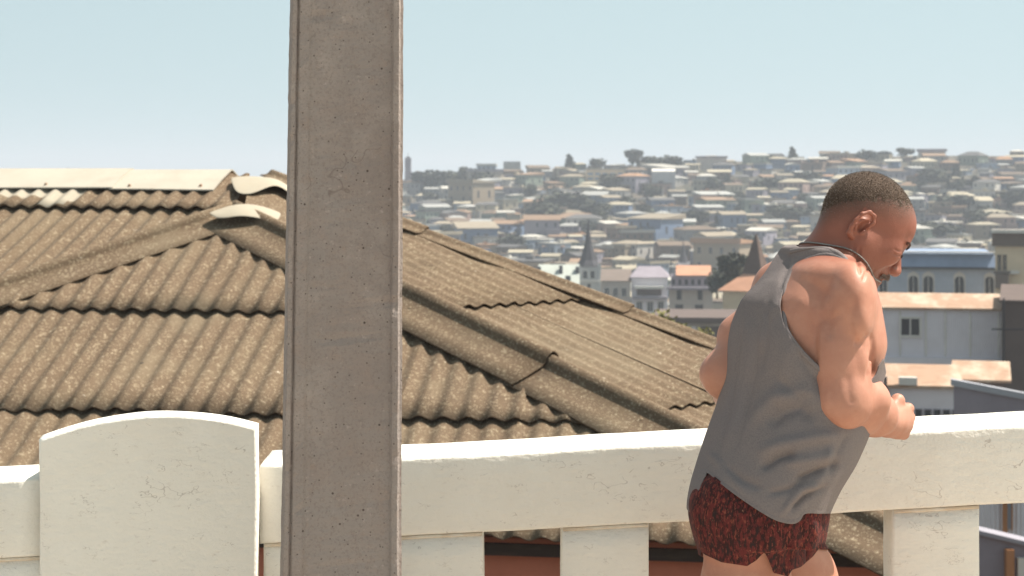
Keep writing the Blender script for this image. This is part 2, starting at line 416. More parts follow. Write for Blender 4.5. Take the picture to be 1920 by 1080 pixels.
# front facet: apex, left hip far end, down to the eave, along the eave to the corner
uL, vL = PF.uv(qLfar); vE = 1.30; uC, vC = PF.uv(qC)
def P3(P, u, v): x, y, z = P.pt(u, v); return np.array([x, y, z - EYE])
polyF = [qA, qLfar, P3(PF, uL, vE), P3(PF, uC, vE)]
mb = MB(); corrugated(mb, PF, polyF, [-4, -1.16, .125, vE + .03], rnd)
part(mb, 'front_roof_slope', M_fibro, house, True)
# left facet up to the ridge
vRg = PLf.uv(qPl)[1]; vlap = PLf.uv(PLf.hit(200, 398))[1]
polyL = [qA, qLfar, qRl, qPl]
mb = MB(); corrugated(mb, PLf, polyL, [vRg - .05, vlap, vlap + 6], rnd, sheet_w=1.0, base=.012)
part(mb, 'left_roof_slope', M_fibro, house, True)
ul = [PLf.uv(PLf.hit(px, 380))[0] for px in (-160, 152)]
q0, q1 = min(ul), max(ul)
mb = MB(); corrugated(mb, PLf, [P3(PLf, q0, vRg), P3(PLf, q1, vRg), P3(PLf, q1, vlap), P3(PLf, q0, vlap)], [vRg, vlap - .02], rnd, sheet_w=(q1 - q0), base=.035, lift0=.02, wav=.003)
part(mb, 'replacement_sheet', M_newsheet, house, True)
# right facet
vv = [PRt.uv(PRt.hit(*q))[1] for q in ((970, 575), (1290, 765))]
polyR = [qA, qC, qE, qPr]
mb = MB(); corrugated(mb, PRt, polyR, [PRt.uv(qPr)[1] - .3, vv[0], vv[1], vv[1] + 2.4], rnd, amp=.013)
part(mb, 'right_roof_slope', M_fibro, house, True)
# unseen back slopes, plain sheets that close the roof
mb = MB(); up = Vector((0, 0, EYE))
V = lambda q: Vector(q) + up
bk = Vector((0.6, 6, -2.2))
mb.add([V(qRl), V(qPl), V(qPr), V(qE), V(qE) + Vector((1.2, 5, -.9)), V(qPr) + bk, V(qRl) + bk], [(0, 1, 5, 6), (1, 2, 5), (2, 3, 4, 5)])
part(mb, 'back_roof_slope', M_fibro, house)

def cap(mb, A, B, P1, P2, wing1, wing2, roll, seglen, off=.03, rise=.012, first=0.0, n=10, thick=.01):
    """hip capping in overlapping lengths: two flat wings and a round roll on the hip line"""
    A, B = np.array(A), np.array(B); L_ = np.linalg.norm(B - A); t = (B - A) / L_
    def wing(P):                                       # direction in plane P, square to the hip, pointing away downhill
        w = np.cross(P.n, t); w /= np.linalg.norm(w)
        mid = (P1.n + P2.n); return w
    w1 = wing(P1); w2 = wing(P2)
    if w1 @ P2.n > 0: w1 = -w1
    if w2 @ P1.n > 0: w2 = -w2
    up_ = P1.n + P2.n; up_ /= np.linalg.norm(up_)
    s0 = -first; k = 0
    while s0 < L_:
        a0 = max(s0, 0); b0_ = min(s0 + seglen + .10, L_)
        rings = []
        for j in range(13):
            s = a0 + (b0_ - a0) * j / 12; f_ = (s - s0) / seglen; lf = off + rise * 1.6 * f_
            c = A + t * s; rr = roll * (1 + .10 * f_)
            wob = mnoise.noise(Vector((s * 1.7, k, 2))) * .012
            pr = [c + w1 * (wing1 + wob) + P1.n * (lf + wob * .3), c + w1 * wing1 * .6 + P1.n * lf, c + w1 * rr * 1.15 + P1.n * (lf + .004)]
            side1, side2 = w1 + 0, w2 + 0
            for q in range(1, n):
                an = math.pi * q / n
                h = (w1 * math.cos(an) if an < math.pi / 2 else -w2 * math.cos(an)) * rr + up_ * (math.sin(an) * rr * 1.0)
                pr.append(c + h + up_ * (lf + .004))
            pr += [c + w2 * rr * 1.15 + P2.n * (lf + .004), c + w2 * wing2 * .6 + P2.n * lf, c + w2 * (wing2 + wob) + P2.n * (lf - wob * .3)]
            lo = [p - up_ * thick for p in pr[::-1]]
            rings.append([Vector(p) + up for p in pr + lo])
        m = len(rings[0]); n0 = len(mb.v)
        for r_ in rings: mb.v += [tuple(v) for v in r_]
        for j in range(len(rings) - 1):
            for q in range(m): mb.f.append((n0 + j * m + q, n0 + j * m + (q + 1) % m, n0 + (j + 1) * m + (q + 1) % m, n0 + (j + 1) * m + q)); mb.m.append(0)
        h_ = m // 2
        for base_ in (0, (len(rings) - 1) * m):
            for q in range(h_ - 1): mb.f.append((n0 + base_ + q, n0 + base_ + q + 1, n0 + base_ + m - 2 - q, n0 + base_ + m - 1 - q)); mb.m.append(0)
        s0 += seglen; k += 1
        yield mb; mb = MB()
for g in cap(MB(), qA, qLfar, PF, PLf, .34, .10, .06, 9, first=.0, off=.045): part(g, 'hip_capping', M_fibro, house, True)
sR = np.linalg.norm(PF.hit(1042, 668) - qA)
for g in cap(MB(), qA, qC + (qC - qA) * .02, PF, PRt, .40, .10, .07, sR / 1.0, first=0, off=.045, rise=.016): part(g, 'hip_capping', M_fibro, house, True)
PBk = Plane([.55, .6, 1.0], qPr)
for g in cap(MB(), qPr, qE + (qE - qPr) * .03, PRt, PBk, .14, .14, .045, 2.3, first=.4, off=.035): part(g, 'hip_capping', M_fibro, house, True)
# white ridge boards
PB2 = Plane([-rd[1] * -.5, rd[0] * -.5, 1.0], qPl) if False else Plane([0.1, .45, 1], qPl)
mbs = []
rl = np.linalg.norm(qRl - qPl); rh = (qRl - qPl) / rl
w1 = np.cross(PLf.n, rh); w1 = w1 * (1 if w1[2] < 0 else -1); w1 /= np.linalg.norm(w1)
w2 = np.cross(PB2.n, rh); w2 /= np.linalg.norm(w2); w2 = w2 * (1 if w2[2] < 0 else -1)
px_marks = [430, 243, -150, -560]
def ridge_s(px):                                        # distance along the ridge of the point seen in this column
    k = (px - 960) / FPX; return (k * qPl[1] - qPl[0]) / (rh[0] - k * rh[1])
ss = [ridge_s(p) for p in px_marks]
for i in range(3):
    mb = MB(); rings = []
    for j in range(13):
        s = ss[i] - .03 + (ss[i + 1] - ss[i] + .03) * j / 12; c = qPl + rh * s + np.array([0, 0, .075 + .012 * (i % 2)])
        wob = mnoise.noise(Vector((s * 1.3, i, 5))) * .008; skew = .02 * (j / 12 - .5) * (1 if i else -1)
        pr = [c + w1 * (.46 + wob + skew), c + w1 * .24 + np.array([0, 0, .006 + wob * .5]), c + w1 * .02, c + w2 * .02, c + w2 * .2]
        rings.append([Vector(p) + up for p in pr] + [Vector(p) + up - Vector((0, 0, .012)) for p in pr[::-1]])
    m = 10
    for r_ in rings: mb.v += [tuple(v) for v in r_]
    for j in range(12):
        for q in range(m): mb.f.append((j * m + q, j * m + (q + 1) % m, (j + 1) * m + (q + 1) % m, (j + 1) * m + q)); mb.m.append(0)
    mb.f += [tuple(range(m)), tuple(120 + q for q in range(m))]; mb.m += [0, 0]
    rc = part(mb, 'ridge_capping', M_ridgewhite, house)
    for fx in ([.12, .82] if i == 0 else [.3, .75]):
        s = ss[i] + (ss[i + 1] - ss[i]) * fx; c = qPl + rh * s + np.array([0, 0, .08 + .012 * (i % 2)]) + w1 * .4
        nb = MB(); nb.tube([Vector(c) + up - Vector((0, 0, .02)), Vector(c) + up + Vector((0, -.004, .014))], [.022, .012], 7); part(nb, 'nail', M_rust, rc)
# two weathered end caps where the hips meet the ridge
def bent_cap(name, pts_l, pts_r, m):
    mb = MB(); n = len(pts_l)
    for (a_, b_) in zip(pts_l, pts_r): mb.v += [tuple(a_), tuple((a_ + b_) / 2 + Vector((0, 0, .02))), tuple(b_)]
    for i in range(n - 1):
        for q in range(2): mb.f.append((i * 3 + q, i * 3 + q + 1, i * 3 + 4 + q, i * 3 + 3 + q)); mb.m.append(0)
    o = part(mb, name, m, house, True); sm = o.modifiers.new('thick', 'SOLIDIFY'); sm.thickness = .014
    sb = o.modifiers.new('round', 'SUBSURF'); sb.levels = sb.render_levels = 2
    return o
top1 = [at(428, 330, 16.9), at(462, 328, 16.9), at(495, 330, 16.9), at(520, 334, 17), at(540, 347, 17.1), at(585, 372, 17.0)]
bot1 = [at(440, 362, 16.4), at(470, 366, 16.35), at(500, 350, 16.5), at(520, 345, 16.6), at(540, 358, 16.6), at(575, 384, 16.6)]
bent_cap('end_cap', top1, bot1, M_newsheet)
top2 = [at(388, 402, 16.0), at(412, 393, 16.1), at(440, 384, 16.15), at(470, 383, 16.2), at(500, 390, 16.2), at(530, 402, 16.25)]
bot2 = [at(402, 411, 15.93), at(425, 411, 15.9), at(450, 406, 15.9), at(475, 409, 15.9), at(500, 414, 15.92), at(522, 417, 16.0)]
bent_cap('end_cap', top2, bot2, M_newsheet)
mb = MB(); mb.prism([at(470, 338, 16.8), at(545, 350, 16.9), at(560, 470, 15.9), at(455, 400, 15.95)], (0, .25, .0)); part(mb, 'hip_apex_cover', M_fibro, house)
# eaves, fascia, walls
def along(P, u0, u1, v, z0, z1, th, name, m, z_is_abs=True):
    a_ = P.p[:2] + u0 * P.e + v * P.d; b_ = P.p[:2] + u1 * P.e + v * P.d
    mb = MB(); i_ = -P.d * th
    mb.prism([(a_[0], a_[1], z0), (b_[0], b_[1], z0), (b_[0], b_[1], z1), (a_[0], a_[1], z1)], (i_[0], i_[1], 0)); return part(mb, name, m, house)
zE = EYE + qC[2]
cu = uC
along(PF, uL, cu - .15, vE - .22, -7.5, zE - .02, .25, 'front_wall', M_terra)
along(PF, uL, cu - .05, vE - .10, zE - .115, zE - .035, .03, 'fascia_board', M_darkwood)
c0 = Vector(P3(PF, cu - .18, vE - .25)); c1 = Vector(qE); 
mb = MB(); mb.prism([(c0.x, c0.y + .26, -7.5), (c1.x - .2, c1.y, -7.5), (c1.x - .2, c1.y, EYE + c1.z - .15), (c0.x, c0.y + .26, zE - .06)], (-.25, 0, 0)); part(mb, 'side_wall', M_terra, house)

# ------------------------------------------------------------------ town materials
M_wallc = mat('town_wall', None, .9, [('noise', .35, .78, .45, .7, .7)], objcol=True)
M_roofc = mat('town_roof', None, .8, [('noise', .5, .72, .45, .7, .8)], objcol=True)
M_glass = mat('dark_window', (.028, .03, .038, 1), .25, spec=.5)
M_leaf = mat('tree_leaves', (.045, .048, .032, 1), .9, [('noise', .8, (.08, .08, .05, 1), .45, .65, .8)])
M_leafy = mat('yellow_green_leaves', (.22, .20, .07, 1), .9, [('noise', 1.5, (.12, .13, .05, 1), .45, .65, .8)])
M_bark = mat('tree_bark', (.10, .075, .055, 1), .95)
def flat(name, c, rough=.85, var=.8, sc=.6, bump=None): return mat(name, c, rough, [('noise', sc, tuple(v * var for v in c[:3]) + (1,), .42, .68, .8), ('noise', sc * 9, tuple(v * var for v in c[:3]) + (1,), .5, .75, .5)], bump)

# ---- hillside houses: a few shapes, every house its own object
def house_meshes(rnd, k):
    w, d, h = 1.0, rnd.uniform(.75, 1.1), rnd.uniform(.34, .62)
    wl = MB(); wl.box(-w / 2, w / 2, -d / 2, d / 2, -.7, h)
    if k % 3 == 0: s_ = rnd.choice((-1, 1)); wl.box(*sorted((s_ * .1, s_ * .502)), -d / 2 - .22, -d / 2 + .1, -.7, h * .55)
    nf = 2 if h > .46 else 1; nw = rnd.choice((3, 4, 5))
    for fl_ in range(nf):
        for i in range(nw):
            if rnd.random() < .15: continue
            cx = -w / 2 + w * (i + .5) / nw + rnd.uniform(-.02, .02); ww = rnd.uniform(.045, .075); z0 = h * (fl_ + .3) / nf; z1 = z0 + h * .42 / nf
            wl.add([(cx - ww / 2, -d / 2 - .004, z0), (cx + ww / 2, -d / 2 - .004, z0), (cx + ww / 2, -d / 2 - .004, z1), (cx - ww / 2, -d / 2 - .004, z1)], [(0, 1, 2, 3)], 1)
    for i in range(2):
        for sx in (-1, 1):
            y = -d / 4 + i * d / 2; wl.add([(sx * (w / 2 + .004), y - .04, h * .3), (sx * (w / 2 + .004), y + .04, h * .3), (sx * (w / 2 + .004), y + .04, h * .65), (sx * (w / 2 + .004), y - .04, h * .65)], [(0, 1, 2, 3)], 1)
    rf = MB(); o = .05; t = k % 4; r0 = h + .001; rh_ = rnd.uniform(.10, .2)
    A_ = [(-w / 2 - o, -d / 2 - o), (w / 2 + o, -d / 2 - o), (w / 2 + o, d / 2 + o), (-w / 2 - o, d / 2 + o)]
    if t == 0:   # lean-to
        zz = [r0 + .02, r0 + .02, r0 + rh_, r0 + rh_] if rnd.random() < .6 else [r0 + rh_ * .6, r0 + rh_ * .6, r0 + .02, r0 + .02]
        rf.add([(x, y, r0) for x, y in A_] + [(x, y, z) for (x, y), z in zip(A_, zz)], [(3, 2, 1, 0), (4, 5, 6, 7), (0, 1, 5, 4), (1, 2, 6, 5), (2, 3, 7, 6), (3, 0, 4, 7)])
    elif t == 1:  # gable, ridge along x
        rf.add([(x, y, r0) for x, y in A_] + [(-w / 2 - o, 0, r0 + rh_), (w / 2 + o, 0, r0 + rh_)], [(3, 2, 1, 0), (0, 1, 5, 4), (2, 3, 4, 5), (0, 4, 3), (1, 2, 5)])
    elif t == 2:  # hip
        rf.add([(x, y, r0) for x, y in A_] + [(-w / 4, 0, r0 + rh_), (w / 4, 0, r0 + rh_)], [(3, 2, 1, 0), (0, 1, 5, 4), (2, 3, 4, 5), (0, 4, 3), (1, 2, 5)])
    else:        # flat with a tank or a shed on it
        rf.box(-w / 2 - .02, w / 2 + .02, -d / 2 - .02, d / 2 + .02, r0, r0 + .035)
        x = rnd.uniform(-.3, .2); rf.box(x, x + .16, 0, .2, r0 + .035, r0 + .13)
    return wl, rf
hr = random.Random(11)
protos = []
for k in range(16):
    wl, rf = house_meshes(hr, k); protos.append((wl, rf))
pm = []
for k, (wl, rf) in enumerate(protos):
    a_ = wl.mesh('town_house_wall'); a_.materials.append(M_wallc); a_.materials.append(M_glass); b_ = rf.mesh('town_house_roof'); b_.materials.append(M_roofc); pm.append((a_, b_))
WALLS = [('white', (.62, .58, .54)), ('pale blue', (.34, .40, .50)), ('cream', (.55, .48, .36)), ('grey', (.33, .32, .33)), ('blue', (.20, .27, .42)), ('tan', (.40, .31, .22)),
         ('pinkish', (.46, .32, .28)), ('brown', (.22, .15, .11)), ('lilac grey', (.36, .33, .40)), ('greenish', (.30, .35, .29))]
ROOFS = [('whitish', (.62, .58, .52)), ('silver', (.46, .45, .43)), ('cream', (.50, .43, .32)), ('rusty', (.36, .23, .15)), ('orange', (.46, .26, .15)), ('dark grey', (.13, .12, .12)), ('tan', (.38, .31, .23)), ('brown', (.20, .14, .10))]
RW = [1.6, 2.2, 2.3, 1.5, .6, 1.9, 2.0, 1.8]
cands = []
rows = 40
for j in range(rows):
    t = (j + .4) / rows; Y = 338 + 379 * (t ** 1.05)
    x = at(520 + hr.uniform(0, 40), 300, Y).x; xend = at(1975, 300, Y).x
    while x < xend:
        w = hr.choice((3.4, 4, 4.5, 5, 5.5, 6, 7, 8)) * hr.uniform(.85, 1.15) * (1.45 if hr.random() < .07 else 1)
        gap = hr.uniform(.2, 2.2) if hr.random() < .72 else hr.uniform(3, 9)
        yy = Y + hr.uniform(-6, 6); xx = x + w / 2
        cands.append((xx, yy, w, hr.randrange(16), hr.gauss(0, .5), hr.randrange(len(WALLS)), hr.choices(range(len(ROOFS)), RW)[0], j, hr.uniform(.82, 1.15)))
        x += w + gap
def pxy(x, y, z): return 960 + x / y * FPX, HOR + (EYE - z) / y * FPX
def hidden(px, py):
    """things here are wholly behind the roof of the near house, the post or the man"""
    if px < 745: return True
    roofline = 447 + (px - 750) * .36
    if px < 1330 and py > roofline + 14: return True
    return False
keep = []; behind = []
for c_ in cands:
    z = terrain_z(c_[0], c_[1]); px, py = pxy(c_[0], c_[1], z + c_[2] * .4)
    if px < 745: behind.append(c_ + (z, px, py)); continue
    if hidden(px + c_[2] / c_[1] * FPX / 2, py): continue
    if 1625 < px < 1925 and py > 500: continue
    if px > 1935: continue
    keep.append(c_ + (z, px, py))
keep.sort(key=lambda c: -(c[2] / c[1]))
PROT = []                                              # landmark gaps
ind = keep[:296]; rest = keep[296:] + behind
def band(py): return 'near the crest' if py < 350 else 'high up' if py < 400 else 'halfway up' if py < 450 else 'low down' if py < 505 else 'at the hill foot'
def land(px):
    for lim, s_ in ((830, 'beside the post'), (960, 'left of square tower'), (1065, 'left of slate steeple'), (1150, 'by the slate steeple'), (1260, 'right of slate steeple'),
                    (1345, 'above orange-roofed block'), (1440, 'above brown conical roof'), (1530, 'left of man'), (1720, 'behind man'), (1800, 'right of man'), (2200, 'at right edge')):
        if px < lim: return s_
SH = ['lean-to', 'gabled', 'hipped', 'flat']
desc = {}
for c_ in ind:
    big = '' if c_[2] > 10.5 else 'small' if c_[2] < 6.6 else 'mid-sized'
    base = (WALLS[c_[5]][0], ROOFS[c_[6]][0], SH[c_[3] % 4], band(c_[11]), land(c_[10])); desc.setdefault(base, []).append(c_)
ORD = ['leftmost', 'second', 'third', 'fourth', 'fifth', 'sixth']
for base, lst in desc.items():
    lst.sort(key=lambda c: c[10])
    for i, c_ in enumerate(lst):
        x, y, w, k, rot, wi, ri, j, vs_, z, px, py = c_
        lab = f'{base[0]} house, {base[2]} {base[1]} roof, {base[3]} {base[4]}'
        if len(lst) > 1: lab += ', ' + ('left one' if len(lst) == 2 and i == 0 else 'right one' if len(lst) == 2 else ORD[i] + ' from left')
        e = empty('hillside_house', (x, y, z)); e.scale = (w, w, w * hr.uniform(.8, 1.15)); e.rotation_euler.z = rot - math.atan2(x, y)
        tag(e, lab, 'house', 'houses on the far hillside'); vs_ *= .70
        for q, nm, col in ((0, 'wall', WALLS[wi][1]), (1, 'roof', ROOFS[ri][1])):
            o = bpy.data.objects.new(nm, pm[k][q]); C.objects.link(o); o.parent = e; o.color = tuple(v * vs_ for v in col) + (1,)
# the smaller remainder as one mass
if rest:
    V_, F_, MI, COL = [], [], [], []
    for (x, y, w, k, rot, wi, ri, j, vs_, z, px, py) in rest:
        a_ = rot - math.atan2(x, y); ca, sa = math.cos(a_) * w, math.sin(a_) * w
        for q, mbq in enumerate(protos[k]):
            n0 = len(V_); V_ += [(x + vx * ca - vy * sa, y + vx * sa + vy * ca, z + vz * w) for vx, vy, vz in mbq.v]
            col = (WALLS[wi][1], ROOFS[ri][1])[q]
            for f_, mi in zip(mbq.f, mbq.m):
                F_.append(tuple(n0 + v for v in f_)); COL.append((.028, .03, .038) if mi else tuple(c * vs_ * .70 for c in col))
    me = bpy.data.meshes.new('hillside_houses'); me.from_pydata(V_, [], F_); me.update()
    ca_ = me.color_attributes.new('paint', 'FLOAT_COLOR', 'CORNER'); arr = []
    for p, c in zip(me.polygons, COL): arr += list(c + (1,)) * p.loop_total
    ca_.data.foreach_set('color', arr)
    tag(link('hillside_houses', me, mat('town_mass', None, .85, [('noise', .4, .78, .45, .7, .7)], attr='paint')), kind='stuff')

# ---- trees
def crown_mesh(seed, n=900, shape='round', leaf=.09):
    r_ = random.Random(seed); mb = MB()
    lumps = [(r_.uniform(-.3, .3), r_.uniform(-.3, .3), r_.uniform(-.25, .35), r_.uniform(.22, .36)) for _ in range(9)]
    if shape == 'cone': lumps = [(r_.uniform(-.06, .06), r_.uniform(-.06, .06), -.45 + .13 * i, .34 - .035 * i) for i in range(8)]
    for _ in range(n):
        lx, ly, lz, lr = r_.choice(lumps); v = Vector((r_.gauss(0, 1), r_.gauss(0, 1), r_.gauss(0, 1))).normalized() * lr * r_.uniform(.55, 1.05)
        c = Vector((lx, ly, lz)) + v; a_ = Vector((r_.gauss(0, 1), r_.gauss(0, 1), r_.gauss(0, 1))).normalized(); b_ = a_.cross(Vector((r_.gauss(0, 1), r_.gauss(0, 1), 1))).normalized()
        s_ = leaf * r_.uniform(.5, 1.2); mb.add([c + a_ * s_, c + b_ * s_ * .7, c - a_ * s_, c - b_ * s_ * .7], [(0, 1, 2, 3)])
    return mb.mesh('crown')
def trunk_mesh():
    mb = MB(); mb.tube([(0, 0, -.9), (.02, 0, -.5), (-.01, .02, -.1), (.03, 0, .25)], [.06, .045, .035, .015], 7)
    for a_ in (0, 2.1, 4.2): mb.tube([(0, 0, -.35), (.2 * math.cos(a_), .2 * math.sin(a_), -.05), (.3 * math.cos(a_), .3 * math.sin(a_), .2)], [.03, .02, .008], 5)
    return mb.mesh('trunk')
crowns = [crown_mesh(i) for i in range(4)] + [crown_mesh(9, 700, 'cone')]
for c_ in crowns: c_.materials.append(M_leaf)
tm = trunk_mesh(); tm.materials.append(M_bark)
def tree(px, ybase, Y, wpx, hpx, k, label, group='trees on the far hillside', crown=None):
    """a tree whose foot is seen at (px, ybase) at distance Y, crown wpx wide, hpx tall overall"""
    w = wpx / FPX * Y; h = hpx / FPX * Y; p = at(px, ybase, Y)
    e = empty('tree', (p.x, p.y, p.z)); tag(e, label, 'tree', group); e.rotation_euler.z = k * 1.7
    for nm, me in (('trunk', tm), ('crown', crown or crowns[k % 5])):
        o = bpy.data.objects.new(nm, me); C.objects.link(o); o.parent = e; o.scale = (w * 1.05, w * 1.05, h * (.95 if nm == 'crown' else .72)); o.location.z = h * .56
    return e
TR = [(1068, 322, 30, 36, 4, 'dark pointed tree on the skyline right of the low square tower'), (1118, 316, 26, 22, 0, 'small round tree on the skyline above the long pale block'),
      (1186, 308, 26, 32, 1, 'dark tree standing highest on the skyline left of the notch'), (1258, 318, 44, 32, 2, 'wide dark tree on the skyline beside the notch'),
      (1232, 316, 40, 26, 3, 'dark tree on the skyline, left neighbour of the wide one by the notch'), (1486, 306, 26, 34, 4, 'pointed dark tree on the skyline left of the man\'s head'),
      (1442, 304, 26, 18, 0, 'low round tree on the skyline, first right of the roofed crest block'), (1625, 302, 34, 26, 2, 'dark tree on the skyline right of the dip, above the man\'s head'),
      (1655, 298, 20, 18, 1, 'small tree on the skyline above the man\'s forehead'), (1698, 292, 24, 18, 3, 'low tree on the skyline right of the man\'s head'),
      (808, 362, 60, 44, 1, 'dark tree below the distant church tower'), (850, 352, 40, 34, 2, 'dark tree right below the church nave'), (900, 352, 34, 30, 0, 'dark tree left of the long grey crest block'),
      (1160, 356, 50, 30, 3, 'dark tree clump under the long pale crest block'), (1060, 400, 90, 44, 2, 'broad dark tree patch halfway up, right of the square tower'), (1020, 420, 70, 40, 0, 'broad dark tree patch halfway up, above the white gabled house'),
      (1100, 412, 60, 34, 1, 'dark tree patch just above the slate steeple tip'), (880, 448, 36, 26, 3, 'dark tree on the left slope close to the near roof'), (960, 470, 46, 34, 2, 'dark tree above the near roof hip, left slope'),
      (1360, 395, 54, 32, 0, 'dark tree clump high between steeple and man\'s head'), (1300, 420, 40, 26, 1, 'dark tree halfway up, above the orange roofed block'), (1440, 360, 50, 30, 2, 'dark tree clump high on the slope left of the man\'s head'),
      (1480, 420, 60, 36, 3, 'dark tree clump just left of the man\'s hairline'), (1510, 350, 40, 30, 1, 'dark tree high on the slope, upper left of the man\'s head'), (1750, 350, 56, 34, 0, 'dark tree clump high on the slope, right of the man\'s head'),
      (1790, 400, 70, 40, 2, 'broad dark tree patch halfway up at the right'), (1850, 430, 60, 36, 3, 'dark tree patch above the cream cornice building'), (1900, 390, 50, 34, 1, 'dark tree halfway up at the right edge'),
      (1760, 450, 66, 34, 3, 'dark tree patch just above the blue roofed building'), (1830, 360, 44, 30, 4, 'pointed dark tree high on the right slope'), (1222, 450, 46, 30, 2, 'dark tree halfway up, right of the steeple tip'),
      (1180, 480, 50, 30, 0, 'dark tree on the lower slope right of the steeple'), (1385, 470, 46, 32, 1, 'dark tree left of the brown conical roof')]
def hill_Y(px, py):
    best = None
    for Y in range(425, 722, 4):
        p = at(px, py, Y)
        if p.z >= terrain_z(p.x, Y): best = Y
        else: break
    lo = 425
    for Y in range(425, 720, 3):
        p = at(px, py, Y)
        if terrain_z(p.x, Y) >= p.z: return Y
    return 716
for i, (px, yb, w, h, k, lb) in enumerate(TR): tree(px, yb + (3 if yb < 325 else 0), hill_Y(px, yb + (3 if yb < 325 else 0)) - 3, w * 1.25, h * .9, k, lb)
small = []
for i in range(110):
    px, py = hr.uniform(770, 1925), hr.uniform(335, 500)
    if hidden(px, py) or (1550 < px < 1700 and py > 350): continue
    w_ = hr.uniform(14, 34)
    small.append((px, py, w_, hr.uniform(.6, .95), hr.randrange(5)))
dd = {}
for t_ in small: dd.setdefault((('squat', 'rounded', 'tall')[0 if t_[3] < .7 else 1 if t_[3] < .83 else 2] if t_[4] < 4 else 'pointed', band(t_[1]), land(t_[0])), []).append(t_)
for key, lst in dd.items():
    lst.sort()
    for i, (px, py, w_, a_, k) in enumerate(lst):
        lb = f'small {key[0]} dark tree among houses, {key[1]} {key[2]}' + ('' if len(lst) == 1 else ', ' + ORD[i] + ' from left')
        tree(px, py, hill_Y(px, py) - 2, w_, w_ * a_, k, lb, 'small trees scattered over the hillside')
tree(128, 345, 640, 18, 27, 1, 'small dark tree just showing over the white ridge, left one', 'trees peeping over the ridge'); tree(142, 345, 641, 16, 26, 0, 'small dark tree just showing over the white ridge, right one', 'trees peeping over the ridge')

# ------------------------------------------------------------------ nearer town buildings
def building(name, label, cat, Y, x0, x1, yt, zb, depth, wm, rm=None, roof='flat', rh=0, wins=(), over=.0, wframe=None, group=None, rpx=None, pane_m=None):
    """front wall spans px x0..x1 at distance Y, its top seen at yt; windows are px rectangles on that wall"""
    a_, b_ = at(x0, yt, Y), at(x1, yt, Y); zt = a_.z
    e = empty(name, ((a_.x + b_.x) / 2, Y, zb)); tag(e, label, cat, group)
    if x0 > 960: e.rotation_euler.z = -math.atan((x0 - 960) / FPX) - .012
    mb = MB(); mb.box(a_.x, b_.x, Y, Y + depth, zb, zt); part(mb, 'wall', wm, e)
    if rm:
        mb = MB(); o = over; X0, X1, Y0, Y1, z = a_.x - o, b_.x + o, Y - o, Y + depth + o, zt + .004
        if roof == 'flat': mb.box(X0, X1, Y0, Y1, z, z + rh)
        elif roof == 'lean': mb.add([(X0, Y0, z), (X1, Y0, z), (X1, Y1, z), (X0, Y1, z), (X0, Y0, z + .12), (X1, Y0, z + .12), (X1, Y1, z + rh), (X0, Y1, z + rh)], [(3, 2, 1, 0), (4, 5, 6, 7), (0, 1, 5, 4), (1, 2, 6, 5), (2, 3, 7, 6), (3, 0, 4, 7)])
        elif roof == 'gable': ym = (Y0 + Y1) / 2; mb.add([(X0, Y0, z), (X1, Y0, z), (X1, Y1, z), (X0, Y1, z), (X0, ym, z + rh), (X1, ym, z + rh)], [(3, 2, 1, 0), (0, 1, 5, 4), (2, 3, 4, 5), (0, 4, 3), (1, 2, 5)])
        elif roof == 'gable_y': xm = (X0 + X1) / 2; mb.add([(X0, Y0, z), (X1, Y0, z), (X1, Y1, z), (X0, Y1, z), (xm, Y0, z + rh), (xm, Y1, z + rh)], [(3, 2, 1, 0), (0, 1, 4), (2, 3, 5), (1, 2, 5, 4), (3, 0, 4, 5)])
        elif roof == 'hip': k = (X1 - X0) * .22; ym = (Y0 + Y1) / 2; mb.add([(X0, Y0, z), (X1, Y0, z), (X1, Y1, z), (X0, Y1, z), (X0 + k, ym, z + rh), (X1 - k, ym, z + rh)], [(3, 2, 1, 0), (0, 1, 5, 4), (2, 3, 4, 5), (0, 4, 3), (1, 2, 5)])
        elif roof == 'mansard': k = rh * .5; mb.add([(X0, Y0, z), (X1, Y0, z), (X1, Y1, z), (X0, Y1, z), (X0 + k, Y0 + k, z + rh), (X1 - k, Y0 + k, z + rh), (X1 - k, Y1 - k, z + rh), (X0 + k, Y1 - k, z + rh)], [(3, 2, 1, 0), (4, 5, 6, 7), (0, 1, 5, 4), (1, 2, 6, 5), (2, 3, 7, 6), (3, 0, 4, 7)])
        part(mb, 'roof', rm, e)
    for w in wins: window(e, Y, *w, fm=wframe or wm, pm=pane_m)
    return e
